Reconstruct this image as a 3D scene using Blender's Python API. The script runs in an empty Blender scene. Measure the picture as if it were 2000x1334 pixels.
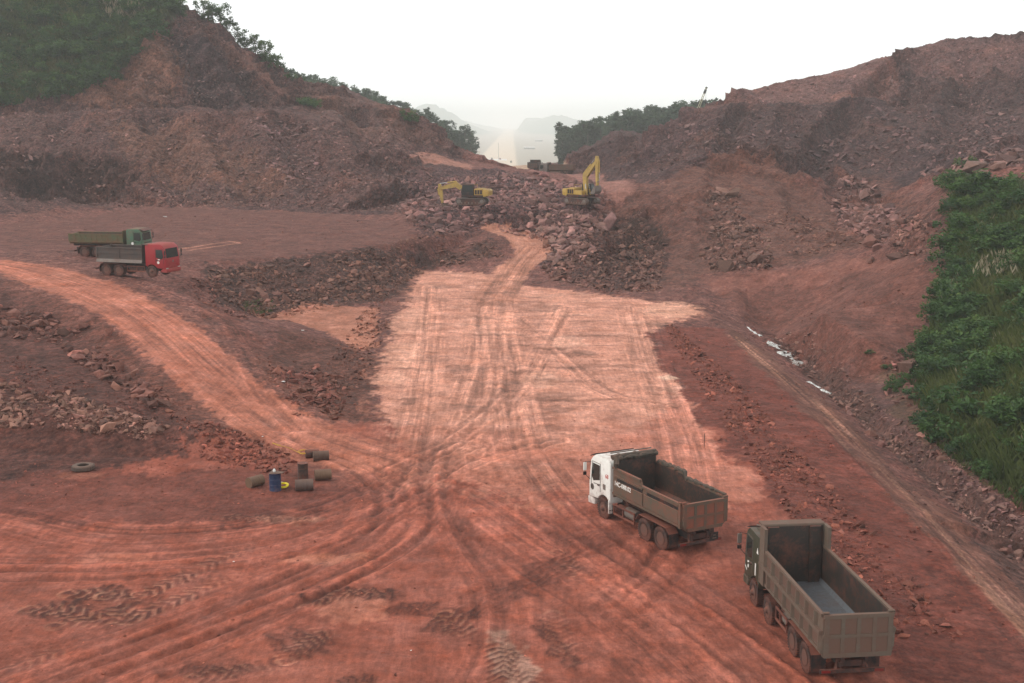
import bpy, bmesh, math, random
import numpy as np
from mathutils import Vector, Matrix, Euler
from mathutils.geometry import delaunay_2d_cdt

# ---------------------------------------------------------------- camera, sky, sun, exposure
scene = bpy.context.scene
COL = scene.collection
F = 2400.0; PITCH = math.atan(428 / F); H = 19.3            # photograph: 2000 x 1334
cam_d = bpy.data.cameras.new('camera'); cam = bpy.data.objects.new('camera', cam_d); COL.objects.link(cam)
cam_d.sensor_width = 36.0; cam_d.lens = 36.0 * F / 2000.0
cam_d.clip_start = 0.5; cam_d.clip_end = 25000
cam.location = (0, 0, H); cam.rotation_euler = (math.pi / 2 - PITCH, 0, 0)
scene.camera = cam

SUN_EL, SUN_AZ = math.radians(40), math.radians(-98)         # from the left, veiled by haze
world = bpy.data.worlds.new('World'); scene.world = world; world.use_nodes = True
wn = world.node_tree.nodes; wl = world.node_tree.links; wn.clear()
sky = wn.new('ShaderNodeTexSky'); sky.sky_type = 'NISHITA'; sky.sun_disc = False
sky.sun_elevation = SUN_EL; sky.sun_rotation = SUN_AZ; sky.air_density = 1.0; sky.dust_density = 6.0; sky.ozone_density = 1.0
hsv = wn.new('ShaderNodeHueSaturation'); hsv.inputs['Saturation'].default_value = 0.12; hsv.inputs['Value'].default_value = 1.0
mixw = wn.new('ShaderNodeMix'); mixw.data_type = 'RGBA'; mixw.inputs[0].default_value = 0.9
mixw.inputs[7].default_value = (12.0, 12.3, 12.3, 1)         # an even overcast veil over the clear sky
bg = wn.new('ShaderNodeBackground'); bg.inputs['Strength'].default_value = 0.1
wo = wn.new('ShaderNodeOutputWorld')
wl.new(sky.outputs[0], hsv.inputs['Color']); wl.new(hsv.outputs[0], mixw.inputs[6]); wl.new(mixw.outputs[2], bg.inputs['Color']); wl.new(bg.outputs[0], wo.inputs[0])

sun_d = bpy.data.lights.new('sun', 'SUN'); sun_d.energy = 1.5; sun_d.angle = math.radians(11); sun_d.color = (1, 0.92, 0.82)
sun = bpy.data.objects.new('sun', sun_d); COL.objects.link(sun)
sd = Vector((math.cos(SUN_EL) * math.sin(SUN_AZ), math.cos(SUN_EL) * math.cos(SUN_AZ), math.sin(SUN_EL)))
sun.rotation_euler = (-sd).to_track_quat('-Z', 'Y').to_euler()
sun.location = sd * 200
vs = scene.view_settings
vs.view_transform = 'Standard'; vs.look = 'None'; vs.exposure = 0.16; vs.gamma = 1.0; vs.use_curve_mapping = False
scene.cycles.volume_bounces = 3
scene.cycles.max_bounces = 6

# ---------------------------------------------------------------- small numeric helpers
CP, SP = math.cos(PITCH), math.sin(PITCH)
def ray(u, v):
    a = (u - 1000.0) / F; b = (667.0 - v) / F
    return np.array([a, CP + b * SP, -SP + b * CP])
KS = 1.07                            # survey units to metres
def far_y(y): return float(np.interp(y, [0, 125, 145, 170, 180, 200, 262, 330, 460, 700, 1200, 2700], [0, 229, 252, 280, 292, 318, 560, 720, 1050, 1700, 3000, 6500]))
def Z(u, v, z):                      # point of a pixel's ray at height z
    z = z * KS; d = ray(u, v); t = (z - H) / d[2]
    return np.array([d[0] * t, d[1] * t, z])
def D(u, v, Y):                      # point of a pixel's ray at a given distance
    Y = far_y(Y); d = ray(u, v); t = Y / d[1]
    return np.array([d[0] * t, Y, H + d[2] * t])
def Wp(p):                           # survey point to metres
    k = far_y(p[1]) / p[1] * 1400 / F if p[1] > 0 else KS
    q = [p[0] * k, far_y(p[1])]
    return np.array(q + [H + (p[2] - 18) * k]) if len(p) > 2 else np.array(q)
def A(x, y, z): return np.array([x, y, z], float)
def V(x, y, z): return np.array([x * 2, y * 2, H + (z - H) * 2], float)     # the far valley
rng = np.random.default_rng(7)
random.seed(7)
_perm = rng.permutation(512).astype(np.int64); _perm = np.concatenate([_perm, _perm, _perm])
_g2 = np.stack([np.cos(np.arange(512) * 2.39996), np.sin(np.arange(512) * 2.39996)], 1)
_g3 = rng.normal(size=(512, 3)); _g3 /= np.linalg.norm(_g3, axis=1)[:, None]
def perlin2(x, y):
    xi = np.floor(x).astype(np.int64); yi = np.floor(y).astype(np.int64); xf = x - xi; yf = y - yi
    xi &= 511; yi &= 511
    u = xf * xf * xf * (xf * (xf * 6 - 15) + 10); v = yf * yf * yf * (yf * (yf * 6 - 15) + 10)
    def g(ix, iy, dx, dy):
        h = _perm[_perm[ix] + iy]; return _g2[h, 0] * dx + _g2[h, 1] * dy
    a = g(xi, yi, xf, yf); b = g(xi + 1, yi, xf - 1, yf); c = g(xi, yi + 1, xf, yf - 1); d = g(xi + 1, yi + 1, xf - 1, yf - 1)
    return 1.5 * ((a + (b - a) * u) * (1 - v) + (c + (d - c) * u) * v)
def perlin3(x, y, z):
    xi = np.floor(x).astype(np.int64); yi = np.floor(y).astype(np.int64); zi = np.floor(z).astype(np.int64)
    xf = x - xi; yf = y - yi; zf = z - zi; xi &= 511; yi &= 511; zi &= 511
    f = lambda t: t * t * t * (t * (t * 6 - 15) + 10)
    u, v, w = f(xf), f(yf), f(zf)
    def g(ix, iy, iz, dx, dy, dz):
        h = _perm[_perm[_perm[ix] + iy] + iz]; q = _g3[h]; return q[:, 0] * dx + q[:, 1] * dy + q[:, 2] * dz
    r = []
    for k in (0, 1):
        a = g(xi, yi, zi + k, xf, yf, zf - k); b = g(xi + 1, yi, zi + k, xf - 1, yf, zf - k)
        c = g(xi, yi + 1, zi + k, xf, yf - 1, zf - k); d = g(xi + 1, yi + 1, zi + k, xf - 1, yf - 1, zf - k)
        r.append((a + (b - a) * u) * (1 - v) + (c + (d - c) * u) * v)
    return 1.5 * (r[0] + (r[1] - r[0]) * w)
def fbm2(x, y, oct=4, gain=0.5):
    s = 0; a = 1.0
    for i in range(oct):
        s = s + a * perlin2(x + 37.1 * i, y + 11.7 * i); x = x * 2.03; y = y * 2.03; a *= gain
    return s
def sstep(e0, e1, x):
    t = np.clip((x - e0) / (e1 - e0), 0, 1); return t * t * (3 - 2 * t)
def poly_sd(px, py, poly):           # signed distance to a polygon, positive inside
    poly = np.asarray(poly)[:, :2]; n = len(poly)
    d2 = np.full(px.shape, 1e18); ins = np.zeros(px.shape, bool)
    for i in range(n):
        ax, ay = poly[i]; bx, by = poly[(i + 1) % n]
        ex, ey = bx - ax, by - ay; L = ex * ex + ey * ey + 1e-12
        t = np.clip(((px - ax) * ex + (py - ay) * ey) / L, 0, 1)
        d2 = np.minimum(d2, (px - ax - t * ex) ** 2 + (py - ay - t * ey) ** 2)
        if ay != by:
            c = ((ay > py) != (by > py)) & (px < (bx - ax) * (py - ay) / (by - ay) + ax); ins ^= c
    d = np.sqrt(d2); return np.where(ins, d, -d)
def line_sd(px, py, pts):            # signed offset and run along a polyline
    pts = np.asarray(pts)[:, :2]; best = np.full(px.shape, 1e18); sd_ = np.zeros(px.shape); ss = np.zeros(px.shape); run = 0.0
    for i in range(len(pts) - 1):
        ax, ay = pts[i]; ex, ey = pts[i + 1] - pts[i]; L = math.hypot(ex, ey) + 1e-9
        t = np.clip(((px - ax) * ex + (py - ay) * ey) / (L * L), 0, 1)
        dx = px - ax - t * ex; dy = py - ay - t * ey; d2 = dx * dx + dy * dy
        m = d2 < best; best[m] = d2[m]
        sd_[m] = (np.sign(ex * dy - ey * dx) * np.sqrt(d2))[m]; ss[m] = (run + t * L)[m]; run += L
    return sd_, ss
def smooth_line(pts, n=8):
    P = np.asarray(pts, float); P = np.vstack([2 * P[0] - P[1], P, 2 * P[-1] - P[-2]]); out = []
    for i in range(1, len(P) - 2):
        for t in np.linspace(0, 1, n, endpoint=False):
            a, b, c, d = P[i - 1], P[i], P[i + 1], P[i + 2]
            out.append(0.5 * ((2 * b) + (-a + c) * t + (2 * a - 5 * b + 4 * c - d) * t * t + (-a + 3 * b - 3 * c + d) * t ** 3))
    out.append(P[-2]); return np.array(out)

# ---------------------------------------------------------------- terrain: break lines of the cutting, then a triangulated surface
LINES = [
  # flat yard in front
  [(-60, 0, .2), (-30, 0, 0), (0, 0, 0), (13, 0, 0)], [(-60, 12, .2), (-30, 12, 0), (0, 12, 0), (13, 12, 0)],
  [(-60, 22, .4), (-40, 22, .1), (-20, 22, 0), (0, 22, 0)], [(0, 32, 0), (4, 45, 0), (4, 60, 0), (4, 75, .1)],
  [Z(60, 940, .1), Z(250, 960, 0), Z(450, 980, 0), Z(700, 960, 0)], [Z(800, 900, 0), Z(1100, 880, 0), Z(1300, 800, 0)],
  # right shoulder, side slope, ditch and the far bank
  [(13, 0, 0), (13.2, 30, 0), (13.4, 62, 0), (18.2, 68.5, .1)],
  [(19, 0, -.4), (19, 30, -.4), (18.9, 60, -.3), (19.6, 66, -.4)],
  [(25, 0, -3), (25, 30, -3), (25.4, 55, -3), (25.6, 66, -2.9), (25.4, 71, -2.4)], [Z(1440, 622, -1.2), Z(1400, 612, -.3)],
  [Z(1520, 655, -2.1), Z(1600, 720, -2.1), Z(1700, 790, -2.1), Z(1800, 870, -2), Z(1900, 960, -2.1), Z(2000, 1060, -2.2), (27.5, 20, -2.2), (27.5, 0, -2.2)],
  # spoil fan
  [Z(1380, 548, 1.0), Z(1500, 531, 2.0), Z(1650, 511, 3.5), Z(1800, 495, 5.2)],
  [Z(1740, 740, -1.2), Z(1780, 660, .6), Z(1830, 560, 3.6), Z(1850, 450, 7.6)],
  [Z(1600, 610, 1.6), Z(1690, 660, 1.0)],
  # green spur on the right
  [Z(1790, 720, -.9), Z(1810, 830, -1.4), Z(1900, 900, -1.6), Z(2000, 985, -1.8), (29, 20, -1.7), (29, 0, -1.7)],
  [D(1850, 350, 79), D(1930, 322, 76), D(2000, 325, 74), (62, 60, 19), (64, 30, 18), (58, 0, 17)],
  [(90, 95, 26), (95, 60, 28), (90, 0, 28)],
  # right cliffs: lower foot, bench edge, bench, ridge
  [D(1590, 335, 125), D(1700, 335, 122), D(1850, 322, 116), D(2000, 300, 112), (95, 112, 16)],
  [D(1420, 208, 158), D(1560, 209, 154), D(1720, 213, 150), D(1850, 214, 148), D(2000, 212, 144), (120, 140, 24)],
  [D(1430, 204, 163), D(1560, 205, 160), D(1720, 207, 157)],
  [D(1425, 200, 167), D(1448, 173, 171), D(1475, 176, 174), D(1560, 151, 176), D(1690, 140, 178), D(1735, 129, 178), D(1762, 101, 178), D(1880, 72, 180), D(2000, 70, 178), (135, 172, 41)],
  [(40, 200, 14), (70, 210, 26), (100, 215, 33), (150, 215, 38)], [(45, 240, 8), (100, 260, 14), (180, 260, 20), (240, 260, 25)],
  [D(1420, 206, 163), D(1340, 222, 163), D(1300, 246, 160), D(1265, 276, 156), D(1205, 318, 150), D(1150, 343, 146)],
  [D(1460, 300, 128), D(1380, 310, 130), D(1290, 330, 133), D(1200, 352, 135)],
  # spoil mound
  [D(1395, 300, 112), D(1450, 285, 113), D(1510, 296, 112), D(1560, 335, 109), D(1600, 390, 103)],
  [D(1395, 300, 112), D(1330, 324, 110), D(1250, 350, 107), D(1205, 372, 104)], [D(1260, 350, 119), D(1400, 318, 120), D(1500, 312, 120), D(1590, 345, 117)],
  [Z(1140, 424, 5.7), Z(1150, 455, 4.6), Z(1120, 495, 2.6), Z(1085, 530, 1.0), Z(1150, 556, .45), Z(1270, 575, .35), Z(1380, 600, .25)],
  [Z(1390, 528, 1.6), Z(1420, 520, 2.2)], [D(1400, 380, 99), D(1420, 440, 92)], [D(1300, 425, 96), D(1290, 495, 90)], [D(1215, 440, 98), D(1190, 500, 91)],
  [D(1680, 350, 113), D(1700, 410, 101), Z(1740, 478, 5.6)],
  [D(1840, 380, 86), D(1800, 420, 84)],
  # rubble bed and hump between the excavators
  [Z(830, 440, 4.8), Z(870, 412, 6.2), Z(920, 406, 6.5), Z(1000, 410, 6.4), Z(1080, 415, 6.2)],
  [Z(940, 450, 4.2), Z(1000, 447, 4.1), Z(1055, 470, 3.2), Z(1050, 505, 1.8), Z(1000, 540, .6), Z(900, 532, .6), Z(820, 528, .6)],
  [D(860, 345, 128), D(930, 338, 138), D(1000, 338, 142), D(1040, 345, 138), D(1090, 352, 134), D(1170, 368, 126)],
  [D(1010, 372, 118), D(1060, 352, 130)],
  [(-12, 158, 6.8), (-2, 160, 5.6), (8, 165, 6.0), (16, 165, 6.4), (22, 160, 7.4)],
  # left plateau
  [Z(-250, 470, 5.2), Z(0, 438, 4.9), Z(150, 425, 4.8), Z(300, 402, 4.8), Z(500, 406, 4.7), Z(650, 416, 4.6), Z(760, 432, 4.5), Z(810, 425, 5.0)],
  [Z(200, 480, 4.6), Z(420, 506, 4.3), Z(560, 500, 4.1), Z(700, 484, 4.0), Z(800, 472, 3.9)],
  [Z(420, 585, 1.8), Z(520, 592, .9), Z(640, 582, .9), Z(740, 560, .8), Z(810, 538, .6)],
  [Z(480, 612, .7), Z(600, 640, .3), Z(700, 688, .1), Z(745, 640, .2), Z(740, 600, .35)], [Z(600, 606, .5), Z(680, 625, .25)],
  [Z(500, 632, 1.0), Z(570, 628, 1.05), Z(650, 658, .75), Z(715, 695, .45)],
  [Z(560, 700, .7), Z(640, 760, .4), Z(700, 830, .15)], [Z(770, 620, .45), Z(740, 700, .4), Z(720, 780, .3)],
  # haul road on its bank
  [Z(-300, 530, 5.8), Z(0, 540, 5.0), Z(150, 600, 4.0), Z(250, 660, 2.9), Z(350, 735, 1.9), Z(450, 810, 1.0), Z(560, 868, .4), Z(650, 895, .08)],
  [Z(-300, 480, 6), Z(0, 497, 5.3), Z(180, 520, 4.7), Z(330, 556, 4.2), Z(400, 600, 3.3), Z(450, 645, 2.4), Z(490, 705, 1.6), Z(560, 785, .8), Z(650, 842, .25), Z(750, 868, .03)],
  [Z(365, 542, 4.6), Z(400, 545, 4.3), Z(430, 575, 3.0)],
  # rubble terraces left of the haul road
  [Z(-200, 610, 3.8), Z(0, 628, 3.1), Z(120, 655, 2.6), Z(260, 730, 1.9), Z(340, 800, 1.3)],
  [Z(-200, 680, 2.8), Z(0, 690, 2.4), Z(200, 760, 1.7)],
  [Z(-200, 790, 2.1), Z(0, 795, 1.8), Z(150, 815, 1.6), Z(300, 835, 1.25), Z(420, 850, .8), Z(520, 875, .35)],
  [Z(-200, 875, .4), Z(0, 880, .3), Z(200, 890, .2), Z(400, 900, .15), Z(520, 905, .1)],
  # left hill: lower face, slope, bench, peak, crest
  [D(-250, 285, 128), D(0, 292, 127), D(100, 303, 127), D(230, 313, 126), D(300, 338, 123)], [D(-250, 420, 121), D(0, 405, 123), D(100, 400, 123.5), D(220, 398, 123)],
  [D(-250, 240, 140), D(0, 236, 140), D(130, 229, 142), D(250, 217, 143), D(330, 220, 143), D(450, 226, 142), D(560, 224, 145)],
  [D(0, 226, 146), D(130, 221, 147), D(330, 212, 149), D(540, 216, 151)],
  [D(320, 24, 168), D(370, 38, 172), D(420, 61, 175), D(480, 100, 177), D(545, 152, 177), D(572, 185, 174), D(585, 215, 168)],
  [D(320, 24, 168), D(335, 80, 163), D(360, 140, 157), D(400, 205, 151)],
  [D(-200, 190, 148), D(0, 198, 149), D(120, 195, 151), D(190, 170, 154), D(280, 90, 163), D(320, 24, 168)],
  [D(-300, -30, 166), D(0, -20, 168), D(150, -25, 172), D(300, -8, 176), D(350, 5, 180)], [(-150, 180, 62), (-100, 190, 60), (-75, 200, 29)],
  [(-180, 240, 40), (-110, 245, 30), (-60, 240, 15)],
  [D(590, 160, 200), D(650, 168, 197), D(740, 196, 190), D(800, 218, 184), D(850, 257, 178), D(900, 290, 170), D(940, 307, 163), D(985, 326, 156)],
  [D(600, 205, 163), D(700, 235, 160), D(780, 262, 158), D(850, 300, 152)],
  [D(640, 260, 140), D(740, 290, 137), D(780, 325, 134)], [D(500, 330, 123), D(650, 340, 122), D(770, 350, 121)],
  [D(810, 296, 151), D(870, 318, 146), D(925, 328, 142)], [D(790, 335, 133), D(820, 390, 121)],
  [(-50, 225, 16), (-34, 222, 10)], [(-60, 262, 18), (-36, 262, 13), A(-27, 560, 4), A(-17, 560, -1)],
  [A(19, 540, -1), A(26, 560, 2.5), (50, 262, 8.5), (66, 262, 10.5), (90, 262, 13)],
  [A(-20, 287, 9.4), A(-8, 287, 7), A(10, 287, 6.8), A(18, 287, 7.0)], [A(-22, 318, 7.4), A(-8, 318, 5.5), A(10, 318, 5.6), A(20, 318, 6.2)],
  [A(-18, 380, 3.2), A(0, 380, 2.8), A(20, 380, 3.4)], [A(-17, 450, .2), A(0, 450, .2), A(20, 450, 1)], [A(-14, 540, -3.2), A(2, 540, -3.2), A(16, 540, -2.8)],
  [V(-120, 640, -4), V(-40, 640, -8), V(0, 640, -9), V(40, 640, -8), V(120, 640, -2)], [V(-250, 760, -6), V(-40, 760, -10), V(0, 760, -10.5), V(40, 760, -10), V(250, 760, -6)],
  [D(1215, 244, 195), D(1165, 272, 191), D(1112, 318, 185)], [D(1215, 244, 195), D(1268, 266, 198)], [(14, 178, 6.2), (24, 175, 7), (34, 170, 10)], [(20, 205, 5.5), (30, 212, 6.5), (44, 218, 9)],
  # valley beyond
  [A(-330, 560, 12), A(-200, 620, 6)], [A(330, 560, 18), A(200, 620, 8)], [V(-900, 1050, -6), V(-200, 1050, -10), V(0, 1050, -10.5), V(200, 1050, -10), V(900, 1050, -6)],
  [V(-3300, 6500, -10), V(0, 6500, -10), V(3300, 6500, -10)], [V(-2000, 3000, -10), V(-1000, 1800, -10), V(0, 1800, -10.5), V(1000, 1800, -10), V(2000, 3000, -10)],
  [(-90, 0, 3), (-90, 60, 7), (-110, 120, 14)], [(-250, 200, 40), (-400, 330, 10)], [(300, 200, 30), (420, 330, 10)], [(160, 100, 30)],
]
pts = []
for L in LINES:
    L = [Wp(p) if isinstance(p, tuple) else p for p in L]
    pts.append(L[0])
    for a, b in zip(L[:-1], L[1:]):
        n = max(1, int(np.linalg.norm(b - a) / max(1.5, .022 * min(a[1], b[1]))))
        for i in range(1, n + 1): pts.append(a + (b - a) * i / n)
pts = np.array(pts)
_, ui = np.unique(np.round(pts[:, :2], 1), axis=0, return_index=True); pts = pts[np.sort(ui)]
tv, te, tf, ov, oe, of_ = delaunay_2d_cdt([Vector((p[0], p[1])) for p in pts], [], [], 0, 1e-4)
tz = np.array([pts[o[0], 2] if o else 0 for o in ov]); txy = np.array([(v.x, v.y) for v in tv])

def yrows():
    y = 18.0; out = []
    while y < 12600:
        out.append(y); y += .003 * y if y < 100 else .35 if y < 215 else .32 if y < 300 else .008 * y if y < 600 else .02 * y
    return np.array(out)
YR = yrows(); NS = 670; S = np.linspace(-.50, .50, NS); NR = len(YR)
GX = S[None, :] * (YR[:, None] + 20); GY = np.repeat(YR[:, None], NS, 1)
GZ = np.zeros_like(GX)
for f in tf:                         # linear over each triangle
    a, b, c = (txy[i] for i in f); za, zb, zc = (tz[i] for i in f)
    ymin, ymax = min(a[1], b[1], c[1]), max(a[1], b[1], c[1])
    r0, r1 = np.searchsorted(YR, ymin - 1e-6), np.searchsorted(YR, ymax + 1e-6)
    if r1 <= r0: continue
    xs = [p[0] / (max(yy, 18) + 20) for p in (a, b, c) for yy in (ymin, ymax)]
    c0, c1 = np.searchsorted(S, min(xs)), np.searchsorted(S, max(xs)) + 1
    if c1 <= c0: continue
    X = GX[r0:r1, c0:c1]; Y = GY[r0:r1, c0:c1]
    det = (b[1] - c[1]) * (a[0] - c[0]) + (c[0] - b[0]) * (a[1] - c[1])
    if abs(det) < 1e-9: continue
    l1 = ((b[1] - c[1]) * (X - c[0]) + (c[0] - b[0]) * (Y - c[1])) / det
    l2 = ((c[1] - a[1]) * (X - c[0]) + (a[0] - c[0]) * (Y - c[1])) / det
    l3 = 1 - l1 - l2
    m = (l1 > -1e-6) & (l2 > -1e-6) & (l3 > -1e-6)
    GZ[r0:r1, c0:c1][m] = (l1 * za + l2 * zb + l3 * zc)[m]
for _ in range(2):
    GZ[1:-1, 1:-1] = (GZ[1:-1, 1:-1] * 2 + GZ[:-2, 1:-1] + GZ[2:, 1:-1] + GZ[1:-1, :-2] + GZ[1:-1, 2:]) / 6
# wooded ranges far down the valley
def bump(cx, cy, rx, ry, h): return 2 * h * np.exp(-((GX - 2 * cx) / (2 * rx)) ** 2 - ((GY - 2 * cy) / (2 * ry)) ** 2)
far = bump(-190, 3000, 90, 500, 60) + bump(-520, 3000, 220, 600, 66) + bump(125, 3400, 70, 500, 42) + bump(35, 3900, 60, 500, 38) + bump(330, 3300, 120, 500, 50) + bump(800, 3600, 300, 700, 70) + bump(-900, 3600, 350, 700, 70) + bump(-330, 4900, 200, 600, 60) + bump(-82, 1500, 30, 200, 20)
far *= sstep(28, 120, np.abs(GX + 24))
GZ += far * (1 + .12 * fbm2(GX / 60, GY / 60, 3))
def hz(x, y, grid=None):             # height of the built ground
    g = GZ if grid is None else grid
    x = np.asarray(x, float); y = np.asarray(y, float)
    r = np.clip(np.interp(y, YR, np.arange(NR)), 0, NR - 1.001); c = np.clip((x / (y + 20) - S[0]) / (S[1] - S[0]), 0, NS - 1.001)
    r0 = r.astype(int); c0 = c.astype(int); fr = r - r0; fc = c - c0
    return (g[r0, c0] * (1 - fr) + g[r0 + 1, c0] * fr) * (1 - fc) + (g[r0, c0 + 1] * (1 - fr) + g[r0 + 1, c0 + 1] * fr) * fc
def hit(u, v, t0=25.0):              # where a pixel's ray meets the ground
    d = ray(u, v); t = t0 * (1.004 ** np.arange(1600))
    px, py, pz = d[0] * t, d[1] * t, H + d[2] * t
    below = np.nonzero((pz < hz(px, py)) & (py > 18.5))[0]
    i = below[0] if len(below) else len(t) - 1
    lo, hi = t[max(i - 1, 0)], t[i]
    for _ in range(12):
        m = (lo + hi) / 2
        if H + d[2] * m < hz(d[0] * m, d[1] * m): hi = m
        else: lo = m
    return np.array([d[0] * hi, d[1] * hi, H + d[2] * hi])
def hits(L): return np.array([hit(*p) for p in L])
GZ0 = GZ.copy()
# ---------------------------------------------------------------- materials
def srgb(r, g, b, k=1.0):
    f = lambda c: ((c / 255) / 12.92 if c <= 10 else (((c / 255) + .055) / 1.055) ** 2.4) * k
    return np.array([f(r), f(g), f(b)])
class NT:                            # terse node building
    def __init__(s, name):
        s.m = bpy.data.materials.new(name); s.m.use_nodes = True; s.t = s.m.node_tree; s.b = s.t.nodes['Principled BSDF']; s.out = s.t.nodes['Material Output']
    def n(s, typ, **kw):
        nd = s.t.nodes.new('ShaderNode' + typ)
        for k, v in kw.items(): setattr(nd, k, v)
        return nd
    def l(s, a, b): s.t.links.new(a, b)
    def val(s, sock, v):
        if hasattr(v, 'links'): s.l(v, sock)
        else: sock.default_value = v
    def math(s, op, a, b=0.0, c=None):
        nd = s.n('Math', operation=op); s.val(nd.inputs[0], a); s.val(nd.inputs[1], b)
        if c is not None: s.val(nd.inputs[2], c)
        return nd.outputs[0]
    def rng(s, v, a0, a1, b0, b1):
        nd = s.n('MapRange'); s.val(nd.inputs[0], v)
        for i, x in enumerate((a0, a1, b0, b1)): s.val(nd.inputs[i + 1], x)
        return nd.outputs[0]
    def mix(s, f, a, b, typ='MIX'):
        nd = s.n('Mix', data_type='RGBA', blend_type=typ); s.val(nd.inputs[0], f)
        for i, x in ((6, a), (7, b)):
            if hasattr(x, 'links'): s.l(x, nd.inputs[i])
            else: nd.inputs[i].default_value = (*x[:3], 1)
        return nd.outputs[2]
    def noise(s, vec, scale, detail=3, rough=.55):
        nd = s.n('TexNoise'); nd.inputs['Scale'].default_value = scale; nd.inputs['Detail'].default_value = detail; nd.inputs['Roughness'].default_value = rough
        if vec is not None: s.l(vec, nd.inputs['Vector'])
        return nd.outputs[0]
    def gray(s, v):
        nd = s.n('CombineColor')
        for i in range(3): s.l(v, nd.inputs[i])
        return nd.outputs[0]
    def bump(s, h, strength, dist, nrm=None):
        nd = s.n('Bump'); nd.inputs['Strength'].default_value = strength; nd.inputs['Distance'].default_value = dist; s.l(h, nd.inputs['Height'])
        if nrm is not None: s.l(nrm, nd.inputs['Normal'])
        return nd.outputs[0]
    def attr(s, name): return s.n('Attribute', attribute_name=name)

# ---------------------------------------------------------------- ground colour, tracks and relief
X_, Y_ = GX.ravel(), GY.ravel()
near = Y_ < 900
xn, yn = X_[near], Y_[near]
wx = xn + .9 * fbm2(xn / 4.5, yn / 7, 6, .6); wy = yn + 1.5 * fbm2(xn / 4.5 + 50, yn / 7 + 9, 6, .6)
fx = xn + .35 * fbm2(xn / 1.1, yn / 1.1, 3); fy = yn + .35 * fbm2(xn / 1.1 + 5, yn / 1.1, 3)
crisp = fbm2(xn / .9, yn / 1.8, 5, .72)
ILL = 0.80
KC = [1.0]
WARM = [np.array([1.16, .98, .98])]
def C(r, g, b): return srgb(r, g, b, ILL * KC[0]) * (WARM[0] if r > g else 1)
colr = np.tile(C(118, 78, 68), (len(xn), 1)); rub = np.full(len(xn), .55); rough = np.full(len(xn), .5)
def zone(poly, color, feather=1.0, strength=1.0, rb=None, rg=None, fine=False, world=False, fade=None):
    P = np.array([Wp(p) for p in poly]) if world else hits(poly)[:, :2]
    lo, hi = P.min(0) - 4 - feather, P.max(0) + 4 + feather
    m = np.nonzero((xn > lo[0]) & (xn < hi[0]) & (yn > lo[1]) & (yn < hi[1]))[0]
    if not len(m): return
    a, b = (fx, fy) if fine else (wx, wy)
    w = sstep(-feather, feather, poly_sd(a[m], b[m], P)); w = sstep(.25, .75, w + 2.2 * crisp[m] * w * (1 - w)) * strength
    if fade: w = w * sstep(fade[0], fade[1], b[m] + 6 * fbm2(xn[m] / 5, yn[m] / 9, 5, .6))
    colr[m] += (np.asarray(color) - colr[m]) * w[:, None]
    if rb is not None: rub[m] += (rb - rub[m]) * w
    if rg is not None: rough[m] += (rg - rough[m]) * w
# far cut slopes
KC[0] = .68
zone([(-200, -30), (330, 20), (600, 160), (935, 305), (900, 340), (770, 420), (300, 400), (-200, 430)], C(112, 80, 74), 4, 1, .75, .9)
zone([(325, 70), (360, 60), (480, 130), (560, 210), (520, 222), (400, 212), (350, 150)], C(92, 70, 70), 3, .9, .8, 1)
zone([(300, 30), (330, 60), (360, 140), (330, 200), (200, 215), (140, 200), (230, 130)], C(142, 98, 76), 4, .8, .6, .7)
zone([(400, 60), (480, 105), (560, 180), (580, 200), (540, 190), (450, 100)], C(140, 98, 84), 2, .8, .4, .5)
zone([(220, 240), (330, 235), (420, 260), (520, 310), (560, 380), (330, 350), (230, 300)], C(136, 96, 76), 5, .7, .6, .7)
zone([(0, 300), (230, 318), (300, 350), (230, 392), (0, 395)], C(96, 66, 58), 2, .9, .7, 1)  # lower cut face: shade under its overhang put into the colour
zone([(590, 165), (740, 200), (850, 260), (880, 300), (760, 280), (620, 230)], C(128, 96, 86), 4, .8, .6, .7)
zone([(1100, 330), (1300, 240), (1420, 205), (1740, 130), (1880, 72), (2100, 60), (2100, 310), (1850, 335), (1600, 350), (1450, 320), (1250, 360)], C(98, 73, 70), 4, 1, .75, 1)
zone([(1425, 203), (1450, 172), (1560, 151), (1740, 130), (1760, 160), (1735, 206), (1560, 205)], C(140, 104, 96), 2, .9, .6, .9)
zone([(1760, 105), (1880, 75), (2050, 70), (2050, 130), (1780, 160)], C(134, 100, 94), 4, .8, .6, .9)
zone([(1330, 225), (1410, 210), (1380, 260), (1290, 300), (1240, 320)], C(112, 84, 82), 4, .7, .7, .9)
# spoil mound, fan, plateau
zone([(1190, 395), (1330, 335), (1450, 288), (1540, 320), (1620, 400), (1700, 480), (1400, 530), (1280, 570), (1240, 520)], C(122, 82, 68), 2.5, 1, .45, .6)
zone([(1070, 520), (1170, 430), (1260, 400), (1300, 470), (1290, 560), (1200, 572)], C(98, 68, 60), 2, .9, .9, 1)
zone([(1360, 540), (1500, 525), (1650, 505), (1840, 480), (1830, 560), (1760, 680), (1690, 770), (1600, 715), (1500, 650), (1420, 600)], C(126, 80, 66), 1.5, 1, .3, .35)
zone([(1370, 545), (1500, 530), (1650, 512), (1800, 500), (1700, 530), (1500, 560), (1400, 575)], C(146, 94, 78), 1.2, .8, .15, .2)
zone([(1600, 380), (1640, 340), (1740, 345), (1850, 360), (1860, 440), (1820, 540), (1740, 470), (1700, 480)], C(120, 80, 68), 2, .8, .6, .7)
zone([(-300, 440), (150, 428), (300, 405), (650, 418), (800, 440), (830, 470), (700, 490), (560, 505), (400, 510), (200, 485), (-300, 500)], C(122, 78, 66), 2, 1, .3, .25)
zone([(400, 520), (560, 506), (820, 475), (960, 470), (980, 505), (830, 528), (790, 580), (640, 600), (470, 612), (410, 590)], C(104, 72, 62), 1.2, 1, .8, .8)
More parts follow.
